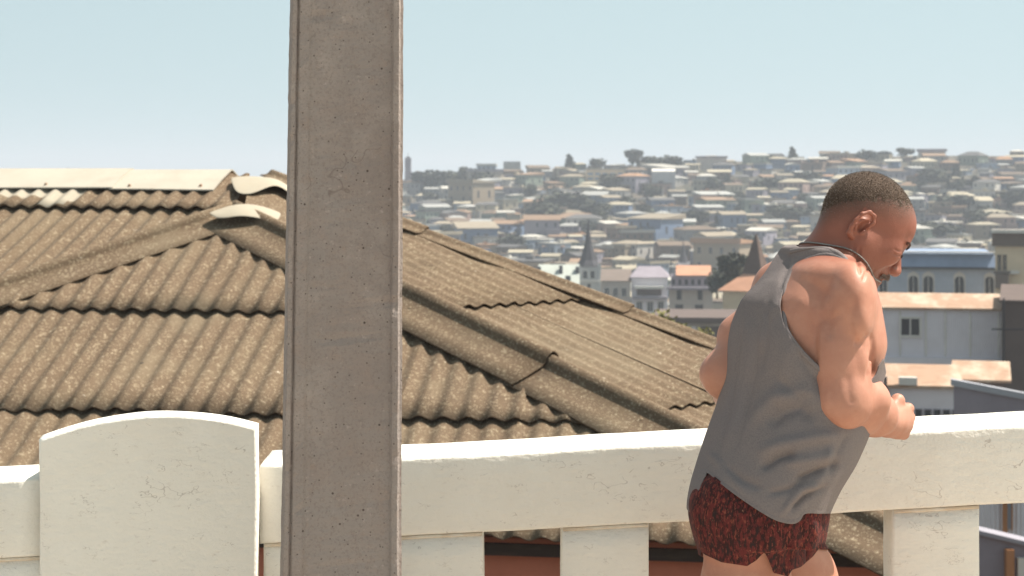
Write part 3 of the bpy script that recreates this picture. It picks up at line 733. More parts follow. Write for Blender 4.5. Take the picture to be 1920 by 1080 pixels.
def window(e, Y, x0, x1, y0, y1, arched=False, mull=True, fm=None, fw=None, pm=None):
    A_, B_ = at(x0, y0, Y), at(x1, y1, Y); fw = fw or (B_.x - A_.x) * .13; mb = MB()
    mb.box(A_.x - fw, A_.x, Y - .07, Y + .02, B_.z - fw, A_.z + fw); mb.box(B_.x, B_.x + fw, Y - .07, Y + .02, B_.z - fw, A_.z + fw)
    mb.box(A_.x, B_.x, Y - .07, Y + .02, B_.z - fw, B_.z); mb.box(A_.x, B_.x, Y - .07, Y + .02, A_.z, A_.z + fw * (1.6 if arched else 1))
    if mull: xm = (A_.x + B_.x) / 2; mb.box(xm - fw * .3, xm + fw * .3, Y - .05, Y + .01, B_.z, A_.z)
    if arched:
        n = 8; xc = (A_.x + B_.x) / 2; rr = (B_.x - A_.x) / 2
        for s_ in (0, 1):   # spandrels above a round head
            pts = [((A_.x, B_.x)[s_], A_.z)] + [(xc + (-1, 1)[s_] * rr * math.cos(t), A_.z - rr + rr * math.sin(t)) for t in [math.pi / 2 * q / n for q in range(n + 1)]]
            mb.prism([(x, Y - .052, z) for x, z in pts], (0, .05, 0))
        mb.prism([(xc - rr - fw, Y - .09, A_.z + fw * 1.6), (xc + rr + fw, Y - .09, A_.z + fw * 1.6), (xc, Y - .09, A_.z + fw * 4)], (0, .08, 0))
    f_ = part(mb, 'window', fm, e)
    mb = MB(); mb.box(A_.x, B_.x, Y - .012, Y + .03, B_.z, A_.z); part(mb, 'pane', pm or M_glass, f_)
def extra(e, name, m, Y, x0, x1, y0, y1, d0=.0, d1=.15):
    A_, B_ = at(x0, y0, Y), at(x1, y1, Y); mb = MB(); mb.box(A_.x, B_.x, Y - d1, Y - d0 + .02, B_.z, A_.z); return part(mb, name, m, e)
cB = flat('pale_blue_plaster', (.42, .46, .54, 1)); cBr = flat('blue_sheet_roof', (.22, .28, .40, 1), .75); cCream = flat('cream_plaster', (.68, .54, .385, 1)); cBrown = flat('brown_cornice', (.17, .13, .11, 1))
cLil = mat('pale_corrugated_sheet', (.76, .71, .75, 1), .7, [('noise', 1.2, (.66, .61, .64, 1), .45, .7, .7), ('noise', 14, (.52, .46, .45, 1), .6, .75, .5)])
w_ = cLil.node_tree; wv = w_.nodes.new('ShaderNodeTexWave'); wv.inputs['Scale'].default_value = 3.2; tcw = w_.nodes.new('ShaderNodeTexCoord'); w_.links.new(tcw.outputs['Object'], wv.inputs['Vector'])
bw = w_.nodes.new('ShaderNodeBump'); bw.inputs['Distance'].default_value = .04; bw.inputs['Strength'].default_value = .8; w_.links.new(wv.outputs['Fac'], bw.inputs['Height']); w_.links.new(bw.outputs[0], w_.nodes['Principled BSDF'].inputs['Normal'])
cPale = flat('pale_trim', (.62, .58, .54, 1)); cDarkW = flat('dark_brown_wall', (.13, .095, .085, 1)); cGreyD = flat('dark_lilac_wall', (.27, .235, .27, 1)); cOr = flat('orange_timber', (.42, .19, .09, 1))
cSlate = flat('slate', (.05, .047, .055, 1)); cStone = flat('grey_stone', (.42, .42, .43, 1)); cTile = flat('orange_tile', (.46, .24, .155, 1)); cWhiteG = flat('pale_green_white', (.42, .44, .40, 1)); cBeige = flat('beige_wall', (.46, .40, .36, 1)); cShingle = flat('brown_shingle', (.11, .07, .055, 1))
# long blue building with arched windows
e = building('town_building', 'long blue building with arched windows and a blue roof band, right of the man\'s face', 'building', 190, 1560, 1868, 503, -26, 14, cB, cBr, 'mansard', 1.55, over=.25, wframe=cPale,
    wins=[(1650, 1664, 517, 552, True), (1704, 1721, 517, 552, True), (1731, 1749, 517, 552, True), (1788, 1805, 517, 552, True), (1843, 1859, 517, 552, True)])
extra(e, 'cornice', cSlate, 190, 1556, 1872, 500, 504, d0=.0, d1=.45); extra(e, 'parapet', cPale, 189.0, 1560, 1866, 472, 474.5, d0=-1.6, d1=-.9); extra(e, 'string_course', cPale, 190, 1560, 1868, 528, 531, d1=.03) if False else None
e = building('town_building', 'cream building with heavy brown cornice and tall dark windows at the right edge', 'building', 170, 1868, 1990, 462, -24, 12, cCream, cBrown, 'flat', 1.25, over=.3, wframe=cCream,
    wins=[(1872, 1879, 478, 508), (1882, 1889, 478, 508), (1930, 1940, 478, 508)], pane_m=None)
extra(e, 'cornice', cPale, 169.5, 1864, 1992, 431, 437.5, d0=-.8, d1=.2); extra(e, 'balcony', cBrown, 170, 1868, 1892, 514, 541, d1=.6); extra(e, 'cornice', cBrown, 170, 1865, 1905, 509, 513, d1=.4); extra(e, 'awning', cPale, 170, 1896, 1912, 508, 513, d1=1.0)
# grey shed-like house with rusty roof
M_rustw = M_rust
e = building('town_building', 'lilac grey sheet-clad house with rusty sloping roof and one small two-pane window', 'house', 97, 1600, 1876, 581, -14.5, 5.5, cLil, M_rust, 'lean', .55, over=.16, wframe=cPale,
    wins=[(1691, 1724, 598, 629)])
for x in (1612, 1650, 1687, 1734, 1770, 1815, 1866): extra(e, 'batten', cPale, 97, x, x + 3.5, 584, 668, d1=.05)
extra(e, 'ledge', cLil, 97, 1600, 1874, 670, 690, d1=.35); extra(e, 'base_board', cDarkW, 97, 1600, 1870, 691, 703, d1=.1)
extra(e, 'drainpipe', cPale, 97, 1872, 1877, 598, 650, d1=.3)
e = building('town_building', 'dark brown timber building beside the lilac grey house at the right edge', 'building', 94, 1880, 1990, 568, -14, 6, cDarkW, cDarkW, 'lean', .6, over=.1)
mb = MB(); mb.tube([at(1866, 619, 93.6), at(1925, 618, 93.6)], .04, 5); part(mb, 'cable', cSlate, e)
mb = MB(); mb.tube([at(1887, 560, 93.7), at(1887, 720, 93.7)], .05, 5); part(mb, 'pole', cSlate, e)
# lower rusty roofed wall and darker shed
e = building('town_building', 'low corrugated shed under a rusty roof with one pale sheet, right of the man\'s fist', 'shed', 78, 1600, 1795, 727, -16, 5, cLil, M_rust, 'lean', .5, over=.2, wframe=cDarkW)
extra(e, 'pale_sheet', cPale, 77.7, 1688, 1722, 708, 722.0, d0=-.35, d1=.0); extra(e, 'corner_post', cDarkW, 78, 1657, 1664, 706, 800, d1=.5); extra(e, 'blue_tarpaulin', flat('blue_tarpaulin', (.16, .24, .42, 1)), 78, 1640, 1656, 708, 745, d1=.3)
for x in range(1716, 1790, 17): window(e, 78, x, x + 11, 767, 800, mull=False, fm=cGreyD)
e = building('town_building', 'rust-roofed outbuilding behind the dark lilac shed, at right', 'shed', 84, 1796, 1882, 716, -16, 4, cDarkW, M_rust, 'lean', .55, over=.3)
# shed with a sloping top, its wall falls to the right
mb = MB(); Yq = 62; mb.prism([at(1790, 718, Yq), at(1960, 748, Yq), at(1960, 1120, Yq), at(1790, 1120, Yq)], (0, 5, -1.6))
e = empty('town_building', at(1860, 1120, Yq)); e.rotation_euler.z = -.25; tag(e, 'dark lilac shed whose pale metal roof edge slopes down to the right', 'shed'); part(mb, 'wall', cGreyD, e)
mb = MB(); mb.prism([at(1786, 713, Yq - .1), at(1964, 743, Yq - .1), at(1964, 755, Yq - .1), at(1786, 725, Yq - .1)], (0, .35, 0)); part(mb, 'roof_edge', flat('zinc_flashing', (.36, .36, .40, 1)), e)
# pale wall with orange timber seen through the last opening
e = building('town_building', 'pale corrugated shed with orange timber posts seen through the rightmost balustrade opening', 'shed', 40, 1780, 2010, 880, -9, 4, cLil, None)
extra(e, 'door_post', cOr, 40, 1880, 1889, 885, 998, d1=.12); extra(e, 'door_panel', cB, 40, 1889, 1897, 890, 990, d1=.05); extra(e, 'door_post', cOr, 40, 1896, 1899, 885, 992, d1=.12)
e = empty('garden_wall', at(1860, 1150, 34)); tag(e, 'dark lilac wall with sloping top and orange post, seen through the rightmost opening', 'wall')
mb = MB(); mb.prism([at(1770, 985, 34), at(2010, 1042, 34), at(2010, 1200, 34), at(1770, 1200, 34)], (0, .4, 0)); part(mb, 'wall', cGreyD, e)
mb = MB(); mb.prism([at(1770, 979, 33.9), at(2010, 1036, 33.9), at(2010, 1044, 33.9), at(1770, 987, 33.9)], (0, .6, 0)); part(mb, 'coping', flat('dull_coping', (.30, .28, .32, 1)), e)
extra(e, 'post', cOr, 34, 1883, 1898, 1028, 1190, d1=.15); extra(e, 'pale_sheet', cPale, 34, 1906, 1960, 1045, 1190, d1=.1)
# white gabled house with dark dormers and chimneys
e = building('town_building', 'large whitish green roofed house with dark chimneys, left of the slate steeple', 'house', 330, 1012, 1084, 540, -31, 12, cWhiteG, cWhiteG, 'gable', 4.0, over=.3)
for (a0, a1, b0, b1) in ((1006, 1013, 500, 515), (1047, 1054, 498, 516), (1078, 1085, 500, 512)): 
    extra(e, 'chimney', cSlate, 334, a0, a1, b0, b1, d0=-.6, d1=.6)
for (a0, a1, b0, b1) in ((1060, 1070, 517, 530), (1022, 1028, 524, 540)): extra(e, 'dormer', cSlate, 330, a0, a1, b0, b1, d1=.8)
# steeple church
def steeple(label, Y, xc, wpx, ytip, yeave, ybase, wallm, spirem, n=8, flare=1.25):
    c_ = at(xc, yeave, Y); w = wpx / FPX * Y / 2; zb = -34; e = empty('church_tower', (c_.x, Y + w, zb)); tag(e, label, 'tower')
    mb = MB(); mb.box(c_.x - w, c_.x + w, Y, Y + 2 * w, zb, c_.z - .1)
    for sx in (-1, 1): mb.box(c_.x + sx * w - w * .13, c_.x + sx * w + w * .13, Y - w * .13, Y + w * .13, zb, c_.z + .25 * w)
    part(mb, 'tower', wallm, e)
    tip = at(xc, ytip, Y).z; mid = c_.z + (tip - c_.z) * .48; mb = MB()
    prof = [(w * flare, c_.z - .02), (w * .82, c_.z + w * .6), (w * .36, mid), (w * .09, c_.z + (tip - c_.z) * .85), (w * .05, tip)]; vs = []
    for (r_, z) in prof:
        for q in range(n): a_ = 2 * math.pi * (q + .5) / n; vs.append((c_.x + r_ * math.cos(a_), Y + w + r_ * math.sin(a_), z))
    fs = [(i * n + q, i * n + (q + 1) % n, (i + 1) * n + (q + 1) % n, (i + 1) * n + q) for i in range(len(prof) - 1) for q in range(n)] + [tuple(range(n))]
    mb.add(vs, fs); part(mb, 'spire', spirem, e)
    return e, w
e, w = steeple('grey stone church tower with tall slate steeple, in the town left of the man', 340, 1104, 40, 412, 500, 600, cStone, cSlate)
for (a0, a1) in ((1093, 1101), (1107, 1115)): window(e, 340, a0, a1, 508, 522, fm=cPale, mull=False)
for (a0, a1) in ((1101, 1108),): 
    window(e, 340, a0, a1, 532, 540, fm=cPale, mull=False); window(e, 340, a0, a1, 548, 562, fm=cPale, mull=False)
extra(e, 'cornice', cPale, 340, 1082, 1126, 525, 528, d1=.5)
e, w = steeple('faint small steeple with pale edges behind the orange-roofed block', 420, 1282, 20, 452, 492, 560, cLil, cSlate, flare=1.1)
# church on the skyline beside the post
c0 = at(765, 318, 700); e = empty('church', (c0.x, 704, 0)); tag(e, 'distant church with slender bell tower and pitched nave on the skyline beside the post', 'church')
mb = MB(); A_, B_ = at(759, 297, 700), at(770.5, 360, 700); mb.box(A_.x, B_.x, 700, 702.4, B_.z - 4, A_.z); mb.prism([(A_.x, 700, A_.z), (B_.x, 700, A_.z), ((A_.x + B_.x) / 2, 701.2, at(765, 286, 700).z)], (0, .01, 0)) if False else None
part(mb, 'bell_tower', cGreyD, e)
mb = MB(); xc = (A_.x + B_.x) / 2; w = (B_.x - A_.x) / 2; z0 = A_.z + .002; mb.add([(A_.x - .1, 699.9, z0), (B_.x + .1, 699.9, z0), (B_.x + .1, 702.5, z0), (A_.x - .1, 702.5, z0), (xc, 701.2, z0 + 1.0)], [(3, 2, 1, 0), (0, 1, 4), (1, 2, 4), (2, 3, 4), (3, 0, 4)]); mb.tube([(xc, 701.2, z0 + .8), (xc, 701.2, z0 + 2.3)], .09, 5); part(mb, 'spire', cSlate, e)
mb = MB(); A_, B_ = at(768, 333, 702), at(795, 360, 702); mb.box(A_.x, B_.x, 702, 712, B_.z - 4, A_.z); part(mb, 'nave', cGreyD, e)
mb = MB(); z0 = A_.z + .01; xm = (A_.x + B_.x) / 2; zt = at(0, 320, 702).z; mb.add([(A_.x - .2, 701.8, z0), (B_.x + .2, 701.8, z0), (B_.x + .2, 712.2, z0), (A_.x - .2, 712.2, z0), (xm, 701.8, zt), (xm, 712.2, zt)], [(3, 2, 1, 0), (0, 1, 4), (2, 3, 5), (1, 2, 5, 4), (3, 0, 4, 5)]); part(mb, 'roof', cBrown, e)
# crest blocks
building('town_building', 'low square pale grey tower block standing up on the skyline', 'building', 712, 944, 976, 304, -8, 8, flat('grey_block', (.40, .38, .36, 1)), cStone, 'flat', .25)
building('town_building', 'long crest building with dark flat roof and cream band, left of the square block', 'building', 690, 876, 942, 322, -10, 9, flat('tan_block', (.42, .37, .32, 1)), cGreyD, 'flat', 1.0, over=.5)
building('town_building', 'long pale block with rows of blue windows on the crest, right of the square block', 'building', 670, 1098, 1172, 318, -12, 9, cCream, flat('tan_roof', (.42, .37, .3, 1)), 'flat', .4, over=.4,
    wins=[(1102 + 14 * i, 1112 + 14 * i, 324 + 9 * j, 328 + 9 * j, False, False) for i in range(5) for j in range(2)], pane_m=cBr)
building('town_building', 'plain white gable-ended block under the wide skyline trees by the notch', 'building', 655, 1222, 1266, 322, -12, 9, cStone, cPale, 'lean', 1.2)
building('town_building', 'wide terraced block with flat dark roof at the highest point of the skyline', 'building', 700, 1722, 1772, 284, -2, 9, cBeige, cGreyD, 'flat', 1.0, over=.6,
    wins=[(1728 + 11 * i, 1735 + 11 * i, 288, 292, False, False) for i in range(4)])
building('town_building', 'flat-topped block on the skyline just right of the notch', 'building', 700, 1306, 1362, 296, -2, 9, cBeige, cGreyD, 'flat', .7, over=.5)
# central lower blocks
e = building('town_building', 'narrow pale lilac block with white balcony strip, left neighbour of the orange-roofed block', 'building', 300, 1184, 1252, 520, -31, 10, cLil, cGreyD, 'hip', 1.6, over=.3, wframe=cPale,
    wins=[(1194, 1204, 566, 584), (1214, 1224, 566, 584), (1234, 1244, 566, 584)])
extra(e, 'balcony', cPale, 300, 1190, 1244, 536, 541, d1=1.3); extra(e, 'balcony_recess_shade', cDarkW, 300, 1194, 1240, 541, 554, d1=.1); extra(e, 'balcony', cGreyD, 300, 1186, 1250, 556, 560, d1=1.0)  # the recess is a dark panel, its shade put into the colour
e = building('town_building', 'beige four-storey block with orange-topped attic and dark windows, left of the conical roof', 'building', 260, 1254, 1336, 540, -30, 9, cBeige, None, wframe=cBeige,
    wins=[(1269, 1278, 544, 562, False, False), (1308, 1317, 544, 562, False, False), (1266, 1281, 571, 591, False, False), (1303, 1318, 571, 591, False, False)])
mb = MB(); A_, B_ = at(1256, 518, 261.5), at(1333, 541, 261.5); mb.box(A_.x, B_.x, 261.5, 268, B_.z + .0, A_.z); o = part(mb, 'attic', cGreyD, e)
mb = MB(); A_, B_ = at(1266, 516.5, 261), at(1332, 516, 261); zt = at(0, 497, 265).z; mb.add([(A_.x, 261, A_.z), (B_.x, 261, A_.z), (B_.x, 268.5, A_.z), (A_.x, 268.5, A_.z), (A_.x, 264.5, zt), (B_.x, 264.5, zt)], [(3, 2, 1, 0), (0, 1, 5, 4), (2, 3, 4, 5), (0, 4, 3), (1, 2, 5)]); part(mb, 'roof', cTile, e)
extra(e, 'balcony', cGreyD, 260, 1250, 1340, 538, 543, d1=1.0)
for x in range(1258, 1334, 12): extra(e, 'window', M_glass, 261.5, x, x + 6, 524, 534, d1=.05)
building('town_building', 'brown and blue narrow shopfront block just right of the stone church tower', 'building', 300, 1128, 1182, 528, -31, 9, cBeige, cBrown, 'lean', 1.6, over=.2, wframe=cPale,
    wins=[(1134, 1142, 540, 556), (1150, 1158, 540, 556), (1166, 1174, 540, 556), (1134, 1142, 566, 582), (1150, 1158, 566, 582), (1166, 1174, 566, 582)])
e = building('town_building', 'long low flat-roofed garage block beneath the beige four-storey block', 'building', 170, 1236, 1390, 606, -24, 10, cBeige, cDarkW, 'flat', .55, over=.5)
extra(e, 'garage_opening_shade', cDarkW, 170, 1312, 1362, 612, 634, d1=.04); extra(e, 'garage_door', cLil, 170, 1290, 1304, 612, 634, d1=.05)  # no real hole: a dark panel paints the shaded garage opening
# brown conical roof over a round corner with an orange skirt
c0 = at(1422, 515, 205); e = empty('corner_tower', (c0.x, 207, -25)); tag(e, 'corner turret with steep brown conical roof and orange skirt roof, left of the man', 'tower')
def cone(name, m, prof, n=6, cy=207, rot=.3, parent=None):
    mb = MB(); vs = []
    for (r_, z) in prof:
        for q in range(n): a_ = 2 * math.pi * q / n + rot; vs.append((c0.x + r_ * math.cos(a_), cy + r_ * math.sin(a_), z))
    mb.add(vs, [(i * n + q, i * n + (q + 1) % n, (i + 1) * n + (q + 1) % n, (i + 1) * n + q) for i in range(len(prof) - 1) for q in range(n)] + [tuple(range(n)), tuple((len(prof) - 1) * n + q for q in range(n))])
    return part(mb, name, m, parent or e)
cone('conical_roof', cShingle, [(1.75, c0.z), (1.25, c0.z + 1.3), (.62, c0.z + 3.1), (.04, at(0, 438, 205).z)], 4, rot=.25)
z1 = at(0, 545, 205).z; cone('skirt_roof', cTile, [(4.9, z1), (1.7, c0.z + .02)], 4, rot=.35); cone('wall', cCream, [(4.2, -25), (4.2, z1 - .01)], 4, rot=.35)
tree(1372, 545, 215, 58, 66, 1, 'dark green round tree between the beige block and the conical roof', 'trees in the lower town')
tree(1345, 556, 240, 40, 50, 2, 'dark green tree half behind the beige block, left of the bigger round tree', 'trees in the lower town')
yc = crown_mesh(31, 900, leaf=.07); yc.materials.append(M_leafy)
tree(1258, 662, 60, 80, 74, 0, 'yellow green bush showing over the near roof edge, left one', 'bushes beyond the near roof', yc); tree(1312, 690, 60, 66, 66, 2, 'yellow green bush showing over the near roof edge, right one', 'bushes beyond the near roof', yc)

# ------------------------------------------------------------------ the man: one blended body surface, clothes cut from offset surfaces
YM = 4.0
def Wp(px, py, dy=0.0):
    Y = YM + dy; return np.array([(px - 960) / FPX * Y, Y, EYE - (py - HOR) / FPX * Y])
def nrmz(v): v = np.array(v, float); return v / np.linalg.norm(v)
gx = np.arange(.30, .96, .003, dtype=np.float32); gy = np.arange(3.66, 4.42, .0034, dtype=np.float32)
gz = np.concatenate([np.arange(-.02, .62, .009), np.arange(.62, 1.30, .0036), np.arange(1.30, 1.70, .0025)]).astype(np.float32)
class Field:
    def __init__(s): s.D = np.full((len(gx), len(gy), len(gz)), .3, np.float32)
    def sub(s, lo, hi):
        sl_ = []
        for g, a_, b_ in zip((gx, gy, gz), lo, hi): i0 = max(int(np.searchsorted(g, a_)) - 1, 0); i1 = min(int(np.searchsorted(g, b_)) + 1, len(g)); sl_.append(slice(i0, i1))
        P = np.meshgrid(gx[sl_[0]], gy[sl_[1]], gz[sl_[2]], indexing='ij'); return tuple(sl_), P
    def put(s, sl_, d, k, cut=False):
        a_ = s.D[sl_]; d = d.astype(np.float32)
        if cut: d = -d; h = np.maximum(k - np.abs(a_ - d), 0) / k; s.D[sl_] = np.maximum(a_, d) + h * h * k * .25
        else: h = np.maximum(k - np.abs(a_ - d), 0) / k; s.D[sl_] = np.minimum(a_, d) - h * h * k * .25
    def cap(s, a_, b_, ra, rb, k=.02, cut=False):
        a_, b_ = np.array(a_), np.array(b_); m_ = max(ra, rb) + k + .03
        sl_, (X, Y, Z) = s.sub(np.minimum(a_, b_) - m_, np.maximum(a_, b_) + m_)
        ab = b_ - a_; t = ((X - a_[0]) * ab[0] + (Y - a_[1]) * ab[1] + (Z - a_[2]) * ab[2]) / (ab @ ab); t = np.clip(t, 0, 1)
        d = np.sqrt((X - a_[0] - ab[0] * t) ** 2 + (Y - a_[1] - ab[1] * t) ** 2 + (Z - a_[2] - ab[2] * t) ** 2) - (ra + (rb - ra) * t)
        s.put(sl_, d, k, cut)
    def chain(s, pts, rs, k=.02):
        for i in range(len(pts) - 1): s.cap(pts[i], pts[i + 1], rs[i], rs[i + 1], k)
    def ell(s, c, r_, ax=None, k=.02, cut=False):
        c = np.array(c); ax = np.eye(3) if ax is None else np.array(ax); m_ = max(r_) + k + .03
        sl_, (X, Y, Z) = s.sub(c - m_, c + m_); X = X - c[0]; Y = Y - c[1]; Z = Z - c[2]
        q = [(X * a_[0] + Y * a_[1] + Z * a_[2]) for a_ in ax]
        k0 = np.sqrt(sum((v / rr) ** 2 for v, rr in zip(q, r_))) + 1e-6; k1 = np.sqrt(sum((v / rr ** 2) ** 2 for v, rr in zip(q, r_))) + 1e-6
        s.put(sl_, k0 * (k0 - 1) / k1, k, cut)
    def sample(s, p):
        p = np.atleast_2d(p); out = []
        f_ = [np.interp(p[:, i], g, np.arange(len(g))) for i, g in enumerate((gx, gy, gz))]
        i0 = [np.minimum(np.floor(v).astype(int), len(g) - 2) for v, g in zip(f_, (gx, gy, gz))]; w = [v - i for v, i in zip(f_, i0)]; r_ = 0
        for a_ in (0, 1):
            for b_ in (0, 1):
                for c_ in (0, 1): r_ = r_ + s.D[i0[0] + a_, i0[1] + b_, i0[2] + c_] * (w[0] if a_ else 1 - w[0]) * (w[1] if b_ else 1 - w[1]) * (w[2] if c_ else 1 - w[2])
        return r_
    def grad(s, p, e=.003):
        p = np.atleast_2d(p); g = np.stack([s.sample(p + d) - s.sample(p - d) for d in np.eye(3) * e], 1); return g / (np.linalg.norm(g, axis=1, keepdims=True) + 1e-9)
    def snap(s, p, off=0.0, it=4):
        p = np.atleast_2d(p).astype(float)
        for _ in range(it): p = p - s.grad(p) * (s.sample(p) - off)[:, None]
        return p
def surface_net(D):
    s_ = (D < 0); n = D.shape
    c = np.zeros((n[0] - 1, n[1] - 1, n[2] - 1), np.int8)
    for a_ in (0, 1):
        for b_ in (0, 1):
            for e_ in (0, 1): c += s_[a_:n[0] - 1 + a_, b_:n[1] - 1 + b_, e_:n[2] - 1 + e_]
    act = (c > 0) & (c < 8); I, J, K = np.nonzero(act); idx = np.full(act.shape, -1, np.int64); idx[I, J, K] = np.arange(len(I))
    acc = np.zeros((len(I), 3)); cnt = np.zeros(len(I)); G = (gx.astype(float), gy.astype(float), gz.astype(float))
    offs = [(a_, b_, e_) for a_ in (0, 1) for b_ in (0, 1) for e_ in (0, 1)]
    for o0 in offs:
        for ax in range(3):
            if o0[ax]: continue
            o1 = list(o0); o1[ax] = 1
            d0 = D[I + o0[0], J + o0[1], K + o0[2]]; d1 = D[I + o1[0], J + o1[1], K + o1[2]]; m_ = (d0 < 0) != (d1 < 0)
            t = np.where(m_, d0 / np.where(m_, d0 - d1, 1), 0); base = [I + o0[0], J + o0[1], K + o0[2]]
            for q in range(3):
                p0 = G[q][base[q]]
                if q == ax: p0 = p0 + t * (G[q][base[q] + 1] - p0)
                acc[:, q] += np.where(m_, p0, 0)
            cnt += m_
    V_ = acc / cnt[:, None]; F_ = []
    for ax in range(3):
        u, v = [q for q in range(3) if q != ax]
        sl0 = [slice(1, -1)] * 3; sl1 = [slice(1, -1)] * 3; sl0[ax] = slice(0, n[ax] - 1); sl1[ax] = slice(1, n[ax])
        A_ = s_[tuple(sl0)]; B_ = s_[tuple(sl1)]; E_ = np.nonzero(A_ != B_); inside = A_[E_]
        P = [e_ + (0 if q == ax else 1) for q, e_ in enumerate(E_)]
        def cell(du, dv): Q = list(P); Q[u] = P[u] - du; Q[v] = P[v] - dv; return idx[Q[0], Q[1], Q[2]]
        q4 = np.stack([cell(1, 1), cell(0, 1), cell(0, 0), cell(1, 0)], 1)
        flip = inside if ax != 1 else ~inside
        q4[~flip] = q4[~flip][:, ::-1]; F_.append(q4)
    return V_, np.concatenate(F_)
def npmesh(name, V_, F_):
    me = bpy.data.meshes.new(name); me.vertices.add(len(V_)); me.vertices.foreach_set('co', np.asarray(V_, np.float32).ravel())
    k = F_.shape[1]; me.loops.add(F_.size); me.loops.foreach_set('vertex_index', F_.astype(np.int32).ravel()); me.polygons.add(len(F_))
    me.polygons.foreach_set('loop_start', np.arange(0, F_.size, k, dtype=np.int32)); me.polygons.foreach_set('loop_total', np.full(len(F_), k, np.int32)); me.update(calc_edges=True); me.validate(); return me
def normals(V_, F_):
    n = np.zeros_like(V_); a_ = np.cross(V_[F_[:, 2]] - V_[F_[:, 0]], V_[F_[:, 3 if F_.shape[1] > 3 else 1]] - V_[F_[:, 1 if F_.shape[1] > 3 else 0]])
    for q in range(F_.shape[1]): np.add.at(n, F_[:, q], a_)
    return n / (np.linalg.norm(n, axis=1, keepdims=True) + 1e-12)
def relax(V_, F_, it=2, lam=.5):
    E_ = np.concatenate([F_[:, [i, (i + 1) % F_.shape[1]]] for i in range(F_.shape[1])])
    for _ in range(it):
        for l_ in (lam, -lam * 1.02):
            s_ = np.zeros_like(V_); c = np.zeros(len(V_)); np.add.at(s_, E_[:, 0], V_[E_[:, 1]]); np.add.at(c, E_[:, 0], 1); np.add.at(s_, E_[:, 1], V_[E_[:, 0]]); np.add.at(c, E_[:, 1], 1)
            V_ = V_ + (s_ / np.maximum(c, 1)[:, None] - V_) * l_
    return V_
def topx(P): return 960 + P[:, 0] / P[:, 1] * FPX, HOR + (EYE - P[:, 2]) / P[:, 1] * FPX

fB = nrmz([.87, .5, 0]); rB = nrmz([.5, -.87, 0]); up3 = np.array([0, 0, 1.0]); axB = [fB, rB, up3]
C0 = Wp(1517, 616, .0)
def spine(px, py):                                       # the point seen at px,py that lies in the body's plane of symmetry
    dy = 0
    for _ in range(6): p = Wp(px, py, dy); dy -= ((p - C0) @ rB) / (-.87)
    return Wp(px, py, dy)
def tube_sdf(F, rows, inset=0.0, k=.02, pw=2.08):
    rows = np.array(rows, float); z, cf, A_, B_ = [], [], [], []
    for (py, L_, R_, ratio) in rows:
        c = spine((L_ + R_) / 2, py); hx = (R_ - L_) / 2 / FPX * c[1] - inset; a_ = hx / math.sqrt(.87 ** 2 + (.5 * ratio) ** 2)
        z.append(c[2]); cf.append((c - C0) @ fB); A_.append(a_); B_.append(a_ * ratio + (0 if inset == 0 else 0))
    o = np.argsort(z); z = np.array(z)[o]; cf, A_, B_ = [np.array(v)[o] for v in (cf, A_, B_)]
    zz = np.linspace(z[0], z[-1], 200); ker = np.hanning(19); ker /= ker.sum()
    def sm(v): w = np.interp(zz, z, v); return np.convolve(np.pad(w, 9, 'edge'), ker, 'valid')
    cf, A_, B_ = sm(cf), sm(A_), sm(B_)
    sl_, (X, Y, Z) = F.sub([.3, 3.66, z[0] - .06], [.96, 4.42, z[-1] + .06])
    cfz = np.interp(Z, zz, cf); a_ = np.interp(Z, zz, A_); b_ = np.interp(Z, zz, B_)
    pf = (X - C0[0]) * fB[0] + (Y - C0[1]) * fB[1] - cfz; pr = (X - C0[0]) * rB[0] + (Y - C0[1]) * rB[1]
    n = (np.abs(pf / a_) ** pw + np.abs(pr / b_) ** pw) ** (1 / pw); d = (n - 1) * np.minimum(a_, b_) * .95
    dz = np.maximum(z[0] - Z, Z - z[-1]); d = np.where(dz > -.03, np.maximum(d, dz) + np.maximum(0, .03 + np.minimum(d, 0) + 0 * dz) * 0, d)
    F.put(sl_, d, k)
B = Field()
ROWS = [(478, 1492, 1592, 1.9), (500, 1462, 1612, 1.95), (520, 1440, 1628, 1.8), (560, 1404, 1645, 1.5), (616, 1383, 1656, 1.34), (644, 1379, 1660, 1.3), (713, 1374, 1642, 1.25), (764, 1362, 1630, 1.22), (816, 1345, 1610, 1.2), (865, 1330, 1588, 1.2), (907, 1318, 1562, 1.22), (945, 1312, 1545, 1.25), (990, 1318, 1530, 1.25)]
tube_sdf(B, ROWS, inset=.008)
def mir(p): p = np.array(p); return p - 2 * ((p - C0) @ rB) * rB
def both(fn):
    fn(lambda p: p); fn(mir)
# back and chest muscle
shN, shF = Wp(1588, 556, -.135), Wp(1466, 572, .15)
B.cap(spine(1538, 512), spine(1500, 570), .040, .06, .05)
both(lambda m_: B.cap(m_(Wp(1556, 504, -.01)), m_(Wp(1586, 540, -.105)), .040, .038, .05))
